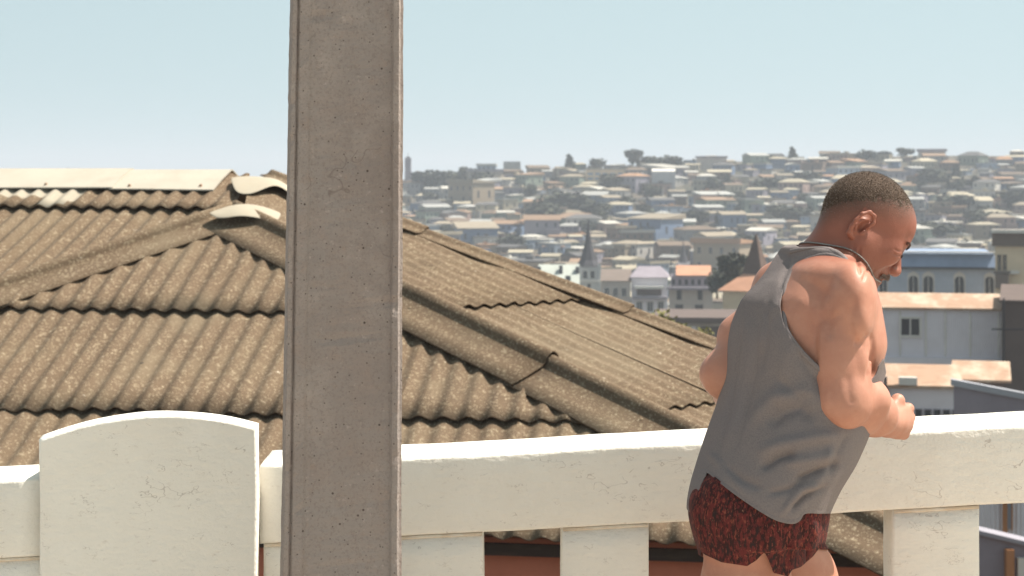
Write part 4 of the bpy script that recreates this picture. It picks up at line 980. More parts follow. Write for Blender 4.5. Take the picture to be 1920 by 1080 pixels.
# pelvis, glutes, legs
both(lambda m_: B.ell(m_(Wp(1388, 958, -.085)), (.088, .09, .095), None, .05))
hipN, hipF = Wp(1410, 965, -.085), Wp(1434, 965, .07)
B.chain([hipN, Wp(1396, 1120, -.09), Wp(1372, 1325, -.10)], [.098, .090, .058], .04)
B.chain([Wp(1372, 1325, -.10), Wp(1330, 1430, -.1), Wp(1290, 1620, -.09)], [.056, .058, .034], .03)
B.ell(Wp(1338, 1425, -.1), (.05, .05, .085), None, .04)
B.chain([hipF, Wp(1491, 1085, .105), Wp(1582, 1275, .13)], [.088, .086, .058], .04)
B.chain([Wp(1582, 1275, .13), Wp(1575, 1400, .13), Wp(1600, 1635, .12)], [.055, .056, .034], .03)
for a_, tt in ((Wp(1290, 1640, -.09), fB), (Wp(1600, 1650, .12), fB)):
    g_ = .053 * a_[0] + .032; B.cap([a_[0] - .03 * tt[0], a_[1] - .03 * tt[1], g_], [a_[0] + .16 * tt[0], a_[1] + .16 * tt[1], g_ - .004], .034, .028, .03)
torsoD = B.D.copy()
B.ell(Wp(1518, 595, -.085), (.055, .058, .07), None, .05)                    # shoulder blade and lat left bare by the tank top
B.ell(Wp(1550, 530, -.050), (.070, .065, .034), [nrmz([.9, 0, -.35]), [0, 1, 0], nrmz([.35, 0, .9])], .04)
B.ell(Wp(1602, 632, -.03), (.050, .045, .055), None, .03)
# near arm
elN = Wp(1577, 764, -.175)
B.ell(Wp(1594, 562, -.140), (.053, .076, .080), None, .025)
B.ell(Wp(1606, 596, -.176), (.030, .046, .052), None, .012)
B.ell(Wp(1570, 528, -.070), (.066, .078, .046), [nrmz([.92, 0, -.32]), [0, 1, 0], nrmz([.32, 0, .92])], .03)
B.chain([Wp(1588, 590, -.150), Wp(1584, 640, -.158)], [.048, .048], .02); B.chain([Wp(1583, 650, -.160), Wp(1580, 690, -.165), Wp(1582, 762, -.175)], [.047, .047, .046], .006)
B.ell(Wp(1562, 690, -.172), (.036, .040, .092), [[1, 0, .06], [0, 1, 0], [-.06, 0, 1]], .02)
B.ell(Wp(1604, 684, -.162), (.034, .042, .060), [[1, 0, .08], [0, 1, 0], [-.08, 0, 1]], .006)
wrN = Wp(1662, 792, .035)
B.ell(Wp(1582, 742, -.165), (.052, .052, .050), None, .03)
B.chain([Wp(1584, 752, -.17), Wp(1614, 762, -.105), Wp(1640, 776, -.04), wrN], [.044, .050, .044, .031], .03)
B.ell(Wp(1616, 748, -.12), (.042, .06, .040), [nrmz([.45, .85, -.1]), nrmz([.85, -.45, 0]), up3], .025)
B.cap(Wp(1562, 752, -.185), Wp(1572, 766, -.175), .028, .028, .02)
# fist
e1 = nrmz([.72, .66, -.08]); e3 = nrmz([.66, -.74, -.08]); e2 = np.cross(e3, e1) * 1.0
if e2[2] < 0: e2 = -e2
pc = wrN + e1 * .046
B.ell(pc, (.050, .038, .021), [e1, e2, e3], .015)
B.cap(wrN, wrN + e1 * .03, .029, .028, .015)
for q, (off, ln) in enumerate(((.031, .98), (.011, 1.05), (-.010, 1.0), (-.029, .86))):
    kn = wrN + e1 * (.090 - .008 * abs(q - 1)) + e2 * off - e3 * .004
    p1 = kn + (-e3 * .040 + e1 * .007) * ln; p2 = p1 + (-e1 * .026 - e3 * .006) * ln; p3 = p2 + (-e1 * .012 + e3 * .018) * ln
    B.cap(wrN + e1 * .03 + e2 * off * .6, kn, .013, .0125, .008)
    B.ell(kn + e1 * .002 + e3 * .003, (.0105, .0095, .0105), [e1, e2, e3], .003); B.chain([kn, p1, p2, p3], [.0112, .0106, .0098, .009], .002)
th0 = wrN + e1 * .022 + e2 * .026 - e3 * .008
B.chain([th0, th0 + e1 * .028 + e2 * .020 - e3 * .004, th0 + e1 * .052 + e2 * .010 - e3 * .022, th0 + e1 * .056 - e2 * .004 - e3 * .046], [.0165, .0155, .0125, .0105], .006)
# far arm
elF = Wp(1358, 700, .06)
B.ell(shF, (.052, .06, .07), None, .03)
B.chain([shF, Wp(1408, 628, .10), elF], [.052, .053, .044], .03)
B.ell(Wp(1392, 650, .10), (.045, .045, .07), [[.8, 0, .6], [0, 1, 0], [-.6, 0, .8]], .02)
B.chain([elF, Wp(1385, 738, .12), Wp(1440, 790, .24)], [.046, .050, .030], .03)
B.cap(Wp(1345, 703, .055), Wp(1352, 715, .06), .033, .033, .02)
wf = Wp(1440, 790, .24); B.ell(wf + [.045, .03, -.012], (.045, .03, .038), None, .015)
for q in range(4): B.chain([wf + [.075, .04, .018 - .02 * q], wf + [.09, .012, .016 - .02 * q], wf + [.06, .0, .014 - .019 * q]], [.012, .011, .010], .003)
B.chain([wf + [.03, .02, .03], wf + [.06, .005, .04], wf + [.085, -.005, .03]], [.014, .013, .010], .005)
# head in its own frame: F forward, R towards the camera, U to the crown
yaw, pit = math.radians(12), math.radians(36)
fh = np.array([math.cos(yaw), math.sin(yaw), 0]); HF = fh * math.cos(pit) - up3 * math.sin(pit); HU = fh * math.sin(pit) + up3 * math.cos(pit); HR = np.array([math.sin(yaw), -math.cos(yaw), 0])
H0 = Wp(1628, 428, .03); axH = [HF, HR, HU]
def hp(f_, r_, u): return H0 + HF * f_ + HR * r_ + HU * u
B.chain([hp(-.040, 0, -.035), spine(1576, 478) * .5 + Wp(1576, 478, .02) * .5, spine(1548, 528)], [.063, .064, .068], .04)
B.ell(hp(-.016, 0, .030), (.098, .076, .086), axH, .02)
B.ell(hp(-.052, 0, .012), (.062, .066, .066), axH, .02)
B.ell(hp(.036, 0, .030), (.056, .062, .058), axH, .03)
B.ell(hp(.036, 0, -.040), (.050, .056, .068), axH, .03)
for s_ in (-1, 1):
    B.cap(hp(-.018, s_ * .056, -.045), hp(.056, s_ * .020, -.100), .022, .019, .03)
    B.ell(hp(.054, s_ * .043, -.026), (.024, .022, .018), axH, .02)
    B.cap(hp(.078, s_ * .010, .014), hp(.070, s_ * .044, .012), .012, .010, .014)
    B.ell(hp(.096, s_ * .031, -.006), (.020, .018, .012), axH, .012, cut=True)
    B.ell(hp(.071, s_ * .031, -.007), (.0150, .0165, .0135), axH, .004)
    B.ell(hp(.098, s_ * .0125, -.045), (.012, .0085, .008), axH, .006)
    B.ell(hp(.030, s_ * .058, -.030), (.035, .012, .035), axH, .03)
B.cap(hp(.083, 0, .004), hp(.108, 0, -.036), .0085, .0115, .014)
B.ell(hp(.108, 0, -.041), (.0125, .0125, .0115), axH, .006)
B.ell(hp(.078, 0, -.064), (.020, .030, .013), axH, .012)
B.ell(hp(.088, 0, -.070), (.0105, .024, .0065), axH, .005)
B.ell(hp(.084, 0, -.083), (.0110, .021, .0075), axH, .005)
B.cap(hp(.094, -.018, -.0765), hp(.094, .018, -.0765), .0022, .0022, .003, cut=True)
B.ell(hp(.074, 0, -.103), (.020, .026, .016), axH, .015)
# ears
for s_ in (-1, 1):
    ea = [nrmz(HF * .93 - HR * s_ * -.0 + HU * -.25), HR, nrmz(HU * .95 + HF * .25)]
    ec = hp(-.046, s_ * .071, -.020)
    def ep(a_, b_, c_=0): return ec + ea[0] * a_ * 1.15 + ea[2] * b_ * 1.1 + HR * s_ * c_
    B.ell(ep(0, 0, 0), (.0165, .009, .029), ea, .006)
    B.ell(ep(.004, -.002, .010), (.0095, .010, .0165), ea, .004, cut=True)
    rim = [ep(.013, .006, .008), ep(.012, .020, .012), ep(.002, .029, .014), ep(-.010, .026, .016), ep(-.017, .012, .017), ep(-.016, -.006, .016), ep(-.011, -.020, .012), ep(-.003, -.030, .006), ep(.006, -.030, .003)]
    B.chain(rim, [.0035, .0042, .0045, .0045, .0042, .004, .0045, .0065, .006], .004)
    B.chain([ep(.002, .016, .006), ep(-.007, .006, .009), ep(-.006, -.010, .008), ep(.002, -.018, .006)], [.003, .0035, .0035, .003], .003)
    B.ell(ep(.013, -.008, .006), (.0042, .0045, .008), ea, .004)
    B.ell(ep(.007, -.004, .004), (.0050, .008, .0075), ea, .003, cut=True)
BV, BF = surface_net(B.D); BV = relax(BV, BF, 2)
def crease(V_, N_, pts, depth, width, near=True, amp=None):
    """push the surface in (depth > 0) or out along a line drawn on the near side of the body"""
    u, v = topx(V_); pts = np.array(pts, float); best = np.full(len(V_), 1e9); tt = np.zeros(len(V_)); L_ = len(pts) - 1
    for i in range(L_):
        a_, b_ = pts[i], pts[i + 1]; ab = b_ - a_; t = np.clip(((u - a_[0]) * ab[0] + (v - a_[1]) * ab[1]) / (ab @ ab), 0, 1)
        d = np.hypot(u - a_[0] - ab[0] * t, v - a_[1] - ab[1] * t); m_ = d < best; best[m_] = d[m_]; tt[m_] = ((i + t) / L_)[m_]
    w = np.exp(-(best / width) ** 2) * np.clip(np.minimum(tt, 1 - tt) * 5 + .15, 0, 1)
    if near: w = w * (N_[:, 1] < -.05)
    return V_ - N_ * (w * depth)[:, None]
BN = normals(BV, BF)
out = np.sign((BN * (BV - BV.mean(0))).sum()); 
if out < 0: BF = BF[:, ::-1]; BN = -BN
for pts, dp, wd in (([(1612, 462), (1610, 490), (1614, 516)], .003, 3), ([(1600, 455), (1604, 480), (1612, 505)], .0015, 3), ([(1668, 500), (1655, 508), (1646, 522)], .0022, 2.5), ([(1632, 498), (1622, 515), (1618, 528)], .0022, 3),
                    ([(1676, 466), (1684, 471), (1692, 472)], .0014, 1.6), ([(1674, 474), (1682, 479), (1690, 480)], .0018, 1.8), ([(1672, 470), (1668, 468), (1662, 470)], .001, 1.6), ([(1640, 505), (1634, 518)], .0012, 2.5),
                    ([(1530, 595), (1528, 640), (1531, 690)], .004, 6), ([(1600, 560), (1594, 610), (1600, 642)], .004, 7), ([(1600, 642), (1616, 644), (1634, 624)], .008, 7), ([(1588, 700), (1592, 740), (1600, 760)], .003, 8), ([(1556, 560), (1552, 600), (1560, 640)], .004, 9), ([(1500, 520), (1530, 535), (1560, 560)], .0035, 9), ([(1580, 585), (1560, 600), (1548, 640)], .003, 8), ([(1634, 622), (1637, 655), (1632, 690), (1625, 716)], .008, 4.5),
                    ([(1660, 762), (1655, 790), (1662, 818)], .0015, 5), ([(1480, 560), (1505, 600), (1500, 640)], .003, 12), ([(1570, 520), (1545, 545), (1535, 580)], .003, 10)):
    BV = crease(BV, BN, pts, dp * (1.5 if pts[0][1] < 530 and pts[0][0] > 1599 else .75), wd)
M_skin = mat('skin', (.455, .215, .148, 1), .5, [('noise', 9, (.39, .15, .095, 1), .45, .68, .6), ('noise', 34, (.53, .27, .19, 1), .5, .72, .5), ('noise', 260, (.42, .18, .12, 1), .58, .75, .35), ('voro', 38, (.25, .10, .06, 1), .05, .03, .5)], [(420, .30, .0016), (70, .22, .003)], spec=.3, sss=.05)
M_skin.node_tree.nodes['Principled BSDF'].inputs['Coat Weight'].default_value = .12; M_skin.node_tree.nodes['Principled BSDF'].inputs['Coat Roughness'].default_value = .42
nt_ = M_skin.node_tree; at_ = nt_.nodes.new('ShaderNodeAttribute'); at_.attribute_name = 'tan'; mx_ = nt_.nodes.new('ShaderNodeMixRGB'); mx_.blend_type = 'MULTIPLY'; mx_.inputs[2].default_value = (.60, .47, .45, 1)  # darkens face and neck: suntan, plus shade put into the skin colour
bs_ = nt_.nodes['Principled BSDF']; src = bs_.inputs['Base Color'].links[0].from_socket; nt_.links.new(at_.outputs['Fac'], mx_.inputs[0]); nt_.links.new(src, mx_.inputs[1]); nt_.links.new(mx_.outputs[0], bs_.inputs['Base Color'])
bu, bv = topx(BV); hd = (BV - H0); qf, qr, qu = hd @ HF, hd @ HR, hd @ HU; dist = np.linalg.norm(hd - (HF * 0 - HU * .03), axis=1)
hl = np.interp(bu, [1540, 1560, 1600, 1640, 1675, 1690, 1705, 1720], [410, 400, 391, 388, 391, 397, 396, 386])
inhead = (dist < .19) & (BV[:, 2] > Wp(0, 440)[2])
g_h = np.where(inhead, (hl - bv), -50)
g_h = np.where((np.abs(qf + .046) < .028) & (np.abs(qr) > .071) & (qu < .017), -50, g_h)
stub = np.clip((g_h + 30) / 44, 0, 1)
jaw = np.exp(-((qf - .07) / .03) ** 2 - ((qu + .09) / .028) ** 2) * .35 + np.exp(-((qf - .02) / .05) ** 2 - ((qu + .09) / .02) ** 2) * .22
nt_ = M_skin.node_tree; a3 = nt_.nodes.new('ShaderNodeAttribute'); a3.attribute_name = 'stubble'; n3 = nt_.nodes.new('ShaderNodeTexNoise'); n3.inputs['Scale'].default_value = 420; tc3 = nt_.nodes.new('ShaderNodeTexCoord'); nt_.links.new(tc3.outputs['Object'], n3.inputs['Vector'])
m3 = nt_.nodes.new('ShaderNodeMath'); m3.operation = 'MULTIPLY'; mr3 = nt_.nodes.new('ShaderNodeMapRange'); mr3.inputs[1].default_value = .36; mr3.inputs[2].default_value = .62; mr3.inputs[3].default_value = .62; mr3.inputs[4].default_value = 1.0
nt_.links.new(n3.outputs['Fac'], mr3.inputs[0]); nt_.links.new(a3.outputs['Fac'], m3.inputs[0]); nt_.links.new(mr3.outputs[0], m3.inputs[1]); mx3 = nt_.nodes.new('ShaderNodeMixRGB'); mx3.inputs[2].default_value = (.085, .055, .042, 1)
bs_ = nt_.nodes['Principled BSDF']; src = bs_.inputs['Base Color'].links[0].from_socket; nt_.links.new(m3.outputs[0], mx3.inputs[0]); nt_.links.new(src, mx3.inputs[1]); nt_.links.new(mx3.outputs[0], bs_.inputs['Base Color'])
me = npmesh('person', BV, BF); person = link('person', me, M_skin, smooth=True)
tag(person, 'stocky man with cropped greying hair, bowed forward mid-run in grey tank top and red shorts', 'person')
hd = (BV - H0); qf, qr, qu = hd @ HF, hd @ HR, hd @ HU
dist = np.linalg.norm(hd - (HF * 0 - HU * .03), axis=1)
tan = np.clip((.195 - dist) / .05, 0, 1); sb_ = me.attributes.new('stubble', 'FLOAT', 'POINT'); sb_.data.foreach_set('value', np.clip(stub + jaw, 0, 1).astype(np.float32)); ta = me.attributes.new('tan', 'FLOAT', 'POINT'); ta.data.foreach_set('value', tan.astype(np.float32))  # mask round the head for suntan and painted shade

def tri(F_): return np.concatenate([F_[:, [0, 1, 2]], F_[:, [0, 2, 3]]]) if F_.shape[1] == 4 else F_
def clip_mesh(V_, T_, g):
    """keep g > 0, cutting triangles along g = 0"""
    s_ = g > 0; c = s_[T_].sum(1); keepT = [T_[c == 3]]; newV = [V_]; nv = len(V_); cache = {}; addT = []; extra_ = []
    def mid(i, j):
        nonlocal nv
        key = (min(i, j), max(i, j))
        if key not in cache:
            t = g[i] / (g[i] - g[j]); extra_.append(V_[i] + (V_[j] - V_[i]) * min(max(t, .02), .98)); cache[key] = nv; nv += 1
        return cache[key]
    for t3 in T_[(c == 1) | (c == 2)]:
        a_, b_, e_ = t3; si = s_[t3]
        for _ in range(3):
            if (si.sum() == 1 and si[0]) or (si.sum() == 2 and not si[0]): break
            a_, b_, e_ = b_, e_, a_; si = np.roll(si, -1)
        m1, m2 = mid(a_, b_), mid(a_, e_)
        if si[0]: addT.append((a_, m1, m2))
        else: addT += [(m1, b_, e_), (m1, e_, m2)]
    V2 = np.concatenate([V_, np.array(extra_)]) if extra_ else V_
    T2 = np.concatenate(keepT + ([np.array(addT)] if addT else [])); used = np.unique(T2); rm = np.full(len(V2), -1); rm[used] = np.arange(len(used))
    return V2[used], rm[T2]
def poly_sd(u, v, poly):                                 # signed distance, positive inside
    poly = np.array(poly, float); d = np.full(len(u), 1e9); ins = np.zeros(len(u), bool)
    for i in range(len(poly)):
        a_, b_ = poly[i], poly[(i + 1) % len(poly)]; ab = b_ - a_; t = np.clip(((u - a_[0]) * ab[0] + (v - a_[1]) * ab[1]) / (ab @ ab + 1e-9), 0, 1)
        d = np.minimum(d, np.hypot(u - a_[0] - ab[0] * t, v - a_[1] - ab[1] * t)); c = (a_[1] > v) != (b_[1] > v)
        ins ^= c & (u < (b_[0] - a_[0]) * (v - a_[1]) / (b_[1] - a_[1] + 1e-12) + a_[0])
    return np.where(ins, d, -d)
def spl(pts, n=6):
    pts = np.array(pts, float); P = np.vstack([2 * pts[0] - pts[1], pts, 2 * pts[-1] - pts[-2]]); o = []
    for i in range(1, len(P) - 2):
        for k in range(n):
            t = k / n; o.append(.5 * ((2 * P[i]) + (-P[i - 1] + P[i + 1]) * t + (2 * P[i - 1] - 5 * P[i] + 4 * P[i + 1] - P[i + 2]) * t * t + (-P[i - 1] + 3 * P[i] - 3 * P[i + 1] + P[i + 2]) * t ** 3))
    return np.array(o + [pts[-1]])
# tank top
Tk = Field(); Tk.D = torsoD - .007
tube_sdf(Tk, [(r_[0], a_, b_, r_[3]) for r_, a_, b_ in zip(ROWS, [1490, 1460, 1438, 1402, 1382, 1376, 1367, 1352, 1332, 1316, 1304, 1297, 1295], [1596, 1616, 1630, 1640, 1642, 1642, 1634, 1628, 1614, 1593, 1567, 1547, 1534])], k=.02)
Tk.D[:, :, gz < Wp(0, 1010)[2]] = .1
TV, TF = surface_net(Tk.D); TV = relax(TV, TF, 4); TN = normals(TV, TF)
if np.sign((TN * (TV - TV.mean(0))).sum()) < 0: TF = TF[:, ::-1]; TN = -TN
lat = (TV - C0) @ rB; TM = TV.copy(); TM[lat < 0] -= 2 * (lat[lat < 0])[:, None] * rB
u, v = topx(TM); pfT = (TV - C0) @ fB
NECK = spl([(1440, 462), (1477, 470), (1500, 466), (1528, 463), (1556, 465), (1580, 479), (1597, 499), (1611, 522), (1630, 560)])
ARM = spl([(1700, 500), (1640, 530), (1611, 521), (1597, 501), (1582, 487), (1566, 480), (1545, 478), (1518, 484), (1496, 498), (1478, 522), (1467, 552), (1466, 590), (1479, 626), (1503, 659), (1533, 689), (1565, 706), (1600, 714), (1625, 716), (1640, 702), (1654, 668), (1690, 640)], 5)
u = np.where(lat < 0, u - 48, u); g_arm = -poly_sd(u, v, ARM); u = np.where(lat < 0, u + 48, u)
front = (np.abs(lat) < .112) & (pfT - np.interp(TV[:, 2], [Wp(0, 907)[2], Wp(0, 560)[2]], [-.09, .0]) > .03)
g_arm = np.where(front & (g_arm < 0), np.minimum(.112 - np.abs(lat), .05) * 400, g_arm)
g_neck = v - np.interp(u, NECK[:, 0], NECK[:, 1])
g_neck = np.where((pfT > .03) & (TV[:, 2] > Wp(0, 680)[2]), np.minimum(np.maximum((Wp(0, 610)[2] - TV[:, 2]) * 900, (np.abs(lat) - .062) * 900), 60), g_neck)
HEM = spl([(1280, 903), (1306, 903), (1316, 888), (1328, 888), (1342, 899), (1364, 917), (1396, 940), (1428, 961), (1456, 976), (1484, 982), (1499, 976), (1507, 964), (1522, 962), (1537, 963), (1600, 962)])
uu, vv_ = topx(TV); g_hem = np.interp(uu, HEM[:, 0], HEM[:, 1]) - vv_
g_hem = np.where(lat > -.02, g_hem, (TV[:, 2] - Wp(0, 945)[2]) * 800)
for pts, dp, wd in (([(1440, 800), (1470, 775), (1500, 765), (1530, 790)], .007, 13), ([(1400, 800), (1450, 750), (1510, 735), (1560, 760)], -.006, 14), ([(1425, 880), (1460, 858), (1495, 850)], .008, 9), ([(1420, 850), (1470, 832), (1530, 820), (1580, 815)], -.006, 11),
                    ([(1490, 900), (1530, 885), (1575, 868)], .009, 8), ([(1470, 870), (1520, 862), (1570, 850)], -.005, 9), ([(1478, 955), (1510, 930), (1548, 912)], .007, 6), ([(1440, 925), (1480, 918), (1510, 900)], .005, 7), ([(1465, 965), (1500, 918), (1530, 908)], -.006, 6),
                    ([(1392, 600), (1384, 680), (1372, 770), (1350, 850)], .003, 4), ([(1400, 590), (1394, 680), (1378, 775), (1352, 860)], -.0022, 4), ([(1426, 600), (1415, 700), (1396, 790), (1376, 860)], .002, 4), ([(1445, 560), (1436, 640), (1428, 700)], .003, 7), ([(1560, 830), (1545, 880), (1520, 930)], -.003, 8), ([(1590, 810), (1570, 850), (1555, 895)], .003, 7), ([(1450, 700), (1490, 740), (1540, 750)], .003, 10), ([(1410, 600), (1402, 690), (1385, 780), (1362, 850)], -.003, 7), ([(1430, 640), (1420, 720), (1400, 800)], .0025, 8), ([(1480, 640), (1470, 700), (1450, 760)], -.003, 12), ([(1470, 560), (1440, 600), (1425, 660)], -.003, 10),
                    ([(1495, 660), (1520, 700), (1550, 720)], .003, 8), ([(1530, 700), (1545, 740), (1580, 790)], .004, 9), ([(1485, 475), (1478, 500), (1462, 540)], .002, 6), ([(1350, 870), (1390, 900), (1430, 915)], .004, 9), ([(1330, 850), (1360, 880), (1400, 925)], -.003, 8)):
    TV = crease(TV, TN, pts, dp * 1.45, wd)
TV = crease(TV, TN, [tuple(p - np.array([0, 7.5])) for p in HEM[8:-4]], .0016, 1.5)
T3 = tri(TF)
n0_ = np.array([mnoise.noise(Vector((p[0] * 9, p[1] * 9, p[2] * 4))) for p in TV[::1]]) * .0022; TV = TV + TN * n0_[:, None]
V1, T1 = TV, T3
gall = np.minimum(np.minimum(g_arm, g_neck), g_hem); gall = np.minimum(gall, np.maximum(1611 - uu, vv_ - np.interp(uu, [1611, 1625, 1655, 1700], [716, 716, 672, 900])))
V1, T1 = clip_mesh(TV, T3, gall)
# drop small loose scraps
def biggest(V_, T_):
    lab = np.arange(len(V_))
    for _ in range(400):
        m_ = lab[T_].min(1); new = lab.copy(); np.minimum.at(new, T_.ravel(), np.repeat(m_, 3)); new = new[new]
        if (new == lab).all(): break
        lab = new
    b_ = np.bincount(lab[T_[:, 0]]).argmax(); T2 = T_[lab[T_[:, 0]] == b_]; used = np.unique(T2); rm = np.full(len(V_), -1); rm[used] = np.arange(len(used)); return V_[used], rm[T2]
V1, T1 = biggest(V1, T1)
M_tank = mat('grey_jersey', (.225, .190, .182, 1), .95, [('noise', 330, (.14, .12, .125, 1), .42, .68, .6), ('noise', 8, (.19, .165, .17, 1), .45, .7, .5)], [(330, .5, .002), (24, .35, .006, (1, 1, .6))], spec=.12)
tank = link('tank_top', npmesh('tank_top', V1, T1), M_tank, person, True)
sm = tank.modifiers.new('cloth', 'SOLIDIFY'); sm.thickness = .0022; sm.offset = 1
def band_along(pts2, name, m, field, w=.0055, near_dy=None, side=1):
    """a bound edge following a line drawn on the near side, set on the cloth"""
    pts = []
    for (a_, b_) in pts2:
        lo, hi = -.32, .25; P = np.array([Wp(a_, b_, q) for q in np.linspace(lo, hi, 230)]); d = field.sample(P); k = np.nonzero(d < .001)[0]
        if len(k): pts.append(P[k[0]])
    if len(pts) < 3: return
    pts = np.array(pts)
    for _ in range(2): pts[1:-1] = (pts[:-2] + 2 * pts[1:-1] + pts[2:]) / 4
    N_ = field.grad(pts); mb = MB(); n = len(pts); tg = np.gradient(pts, axis=0); tg /= np.linalg.norm(tg, axis=1)[:, None] + 1e-9; sd = np.cross(N_, tg)
    for i in range(n):
        for k in range(8): a_ = 2 * math.pi * k / 8; mb.v.append(tuple(pts[i] + sd[i] * math.cos(a_) * w + N_[i] * (math.sin(a_) * .0022 + .001)))
    for i in range(n - 1):
        for k in range(8): mb.f.append((i * 8 + k, i * 8 + (k + 1) % 8, (i + 1) * 8 + (k + 1) % 8, (i + 1) * 8 + k)); mb.m.append(0)
    return mb.build(name, m, tank, True)
band_along([p for p in ARM if 1468 < p[0] < 1612 and p[1] > 470 and not (p[0] > 1540 and p[1] > 600)][1:], 'armhole_binding', M_tank, Tk)
band_along([p + np.array([0, 2]) for p in NECK if 1478 < p[0] < 1612], 'neck_binding', M_tank, Tk)
# shorts
Sh = Field()
tube_sdf(Sh, [(870, 1334, 1570, 1.15), (895, 1320, 1556, 1.15), (915, 1309, 1548, 1.2), (939, 1303, 1545, 1.25), (978, 1303, 1541, 1.28), (1005, 1308, 1538, 1.28)], k=.02)
Sh.D = np.minimum(Sh.D, torsoD - .002)
Sh.chain([hipN, Wp(1414, 1090, -.095)], [.108, .108], .03); Sh.chain([Wp(1436, 960, .06), Wp(1464, 1085, .105)], [.095, .096], .03)
both(lambda m_: Sh.ell(m_(Wp(1390, 958, -.085)), (.096, .098, .10), None, .03))
Sh.D[:, :, gz < Wp(0, 1120)[2]] = .1; Sh.D[:, :, gz > Wp(0, 868)[2]] = .1
SV, SF = surface_net(Sh.D); SV = relax(SV, SF, 3); SN = normals(SV, SF)
if np.sign((SN * (SV - SV.mean(0))).sum()) < 0: SF = SF[:, ::-1]; SN = -SN
rad_ = SV.copy(); nn = np.array([mnoise.noise(Vector((p[0] * 16, p[1] * 16, p[2] * 7))) for p in SV]) * .006; SV = SV + SN * nn[:, None]
for pts, dp, wd in (([(1318, 900), (1312, 960), (1330, 1020)], .004, 7), ([(1433, 1036), (1428, 1000), (1440, 960)], .004, 5), ([(1500, 970), (1508, 1010), (1500, 1050)], .006, 7), ([(1470, 985), (1480, 1030), (1470, 1075)], .005, 7), ([(1360, 930), (1365, 1000), (1372, 1050)], .003, 8), ([(1398, 950), (1405, 1010), (1412, 1050)], -.003, 7), ([(1520, 965), (1528, 1010), (1510, 1050)], -.004, 6)):
    SV = crease(SV, SN, pts, dp, wd)
su, sv_ = topx(SV); HS = np.array([(1290, 1026), (1306, 1028), (1324, 1040), (1354, 1054), (1401, 1061), (1418, 1050), (1433, 1034), (1441, 1050), (1450, 1074), (1477, 1081), (1484, 1068), (1500, 1063), (1523, 1043), (1538, 1024), (1600, 1020)])
g_s = np.interp(su, HS[:, 0], HS[:, 1]) - sv_
slat = (SV - C0) @ rB; g_s = np.where(slat > -.02, g_s, np.minimum(np.interp(su, [1300, 1540], [1052, 1030]), np.interp(su, HS[:, 0], HS[:, 1]) + 8) - sv_)
g_s = np.minimum(g_s, (Wp(0, 872)[2] - SV[:, 2]) * 850); g_s = np.minimum(g_s, np.where(slat > -.02, sv_ - np.interp(su, HEM[:, 0], HEM[:, 1]) + 4, 50))
V2, T2 = clip_mesh(SV, tri(SF), g_s); V2, T2 = biggest(V2, T2)
M_sh = mat('patterned_red_cloth', (.115, .020, .018, 1), .8, [('noise', 75, (.030, .010, .010, 1), .47, .53, .95, (1.6, 1.6, .8)), ('noise', 130, (.26, .065, .04, 1), .55, .63, .8, (1.8, 1.8, .6)), ('noise', 150, (.42, .26, .15, 1), .665, .71, .85, (2, 2, .7)), ('noise', 75, (.02, .014, .014, 1), .55, .62, .9, (1.5, 1.5, .7))], [(300, .4, .001)], spec=.25)
shorts = link('shorts', npmesh('shorts', V2, T2), M_sh, person, True); sm = shorts.modifiers.new('cloth', 'SOLIDIFY'); sm.thickness = .002; sm.offset = 1
# hair: clipped cap plus thousands of short strands, moustache, eyebrow
hrn = np.random.default_rng(5)
wob = np.array([mnoise.noise(Vector((p[0] * 90, p[1] * 90, p[2] * 90))) for p in BV[inhead]]); g2 = g_h.copy(); g2[inhead] += wob * 9 - 15
thick = np.clip(g2 / 30, 0, 1) * .0016; V3 = BV + BN * (thick + .0002)[:, None]
idx_t = tri(BF); sel = inhead[idx_t].all(1)
V3, T3_ = clip_mesh(V3, idx_t[sel], g2); V3, T3_ = biggest(V3, T3_)
M_hair = mat('cropped_hair', (.080, .052, .039, 1), .85, [('noise', 420, (.25, .19, .15, 1), .5, .66, .85), ('noise', 34, (.06, .04, .03, 1), .45, .7, .6)], [(420, .9, .004)], spec=.2)
M_hairs = mat('hair_strands', (.10, .062, .042, 1), .6, [('noise', 400, (.50, .43, .37, 1), .51, .58, .9)], spec=.4)
hair = link('hair', npmesh('hair', V3, T3_), M_hair, person, True)
def strands(name, base, nor, length, width, m, parent, lean=None, jit=.5):
    n = len(base); L_ = (np.asarray(length) * hrn.uniform(.7, 1.2, n))[:, None]; d = nor + (lean if lean is not None else 0) + hrn.normal(0, jit, (n, 3)) * .5; d /= np.linalg.norm(d, axis=1)[:, None]
    sd = np.cross(d, hrn.normal(0, 1, (n, 3))); sd /= np.linalg.norm(sd, axis=1)[:, None] + 1e-9; w = width / 2
    V_ = np.stack([base - sd * w, base + sd * w, base + d * L_ * .6 + sd * w * .7, base + d * L_ * .6 - sd * w * .7, base + d * L_], 1).reshape(-1, 3); k = np.arange(n)[:, None] * 5
    T_ = np.concatenate([k + [0, 1, 2], k + [0, 2, 3], k + [3, 2, 4]]); return link(name, npmesh(name, V_, T_), m, parent)
cand = np.nonzero(inhead & (g_h > -14))[0]; wgt = np.clip((g_h[cand] + 14) / 40, .06, 1); wgt = wgt / wgt.sum()
pick = hrn.choice(cand, 15000, p=wgt); gg = g_h[pick]
base = BV[pick] + hrn.normal(0, .0014, (len(pick), 3)); base = B.snap(base, .0002, 2)
lens = (.0014 + np.clip(gg / 45, 0, 1) * .0030)[:, None]
strands('hair_strand_layer', base, B.grad(base), lens[:, 0], .0007, M_hairs, hair, lean=(HF * .35 + HU * .1), jit=.45).name = 'hair_tips'
M_brow = mat('dark_brow_hair', (.11, .075, .06, 1), .7, [('noise', 300, (.20, .17, .15, 1), .56, .64, .7)])
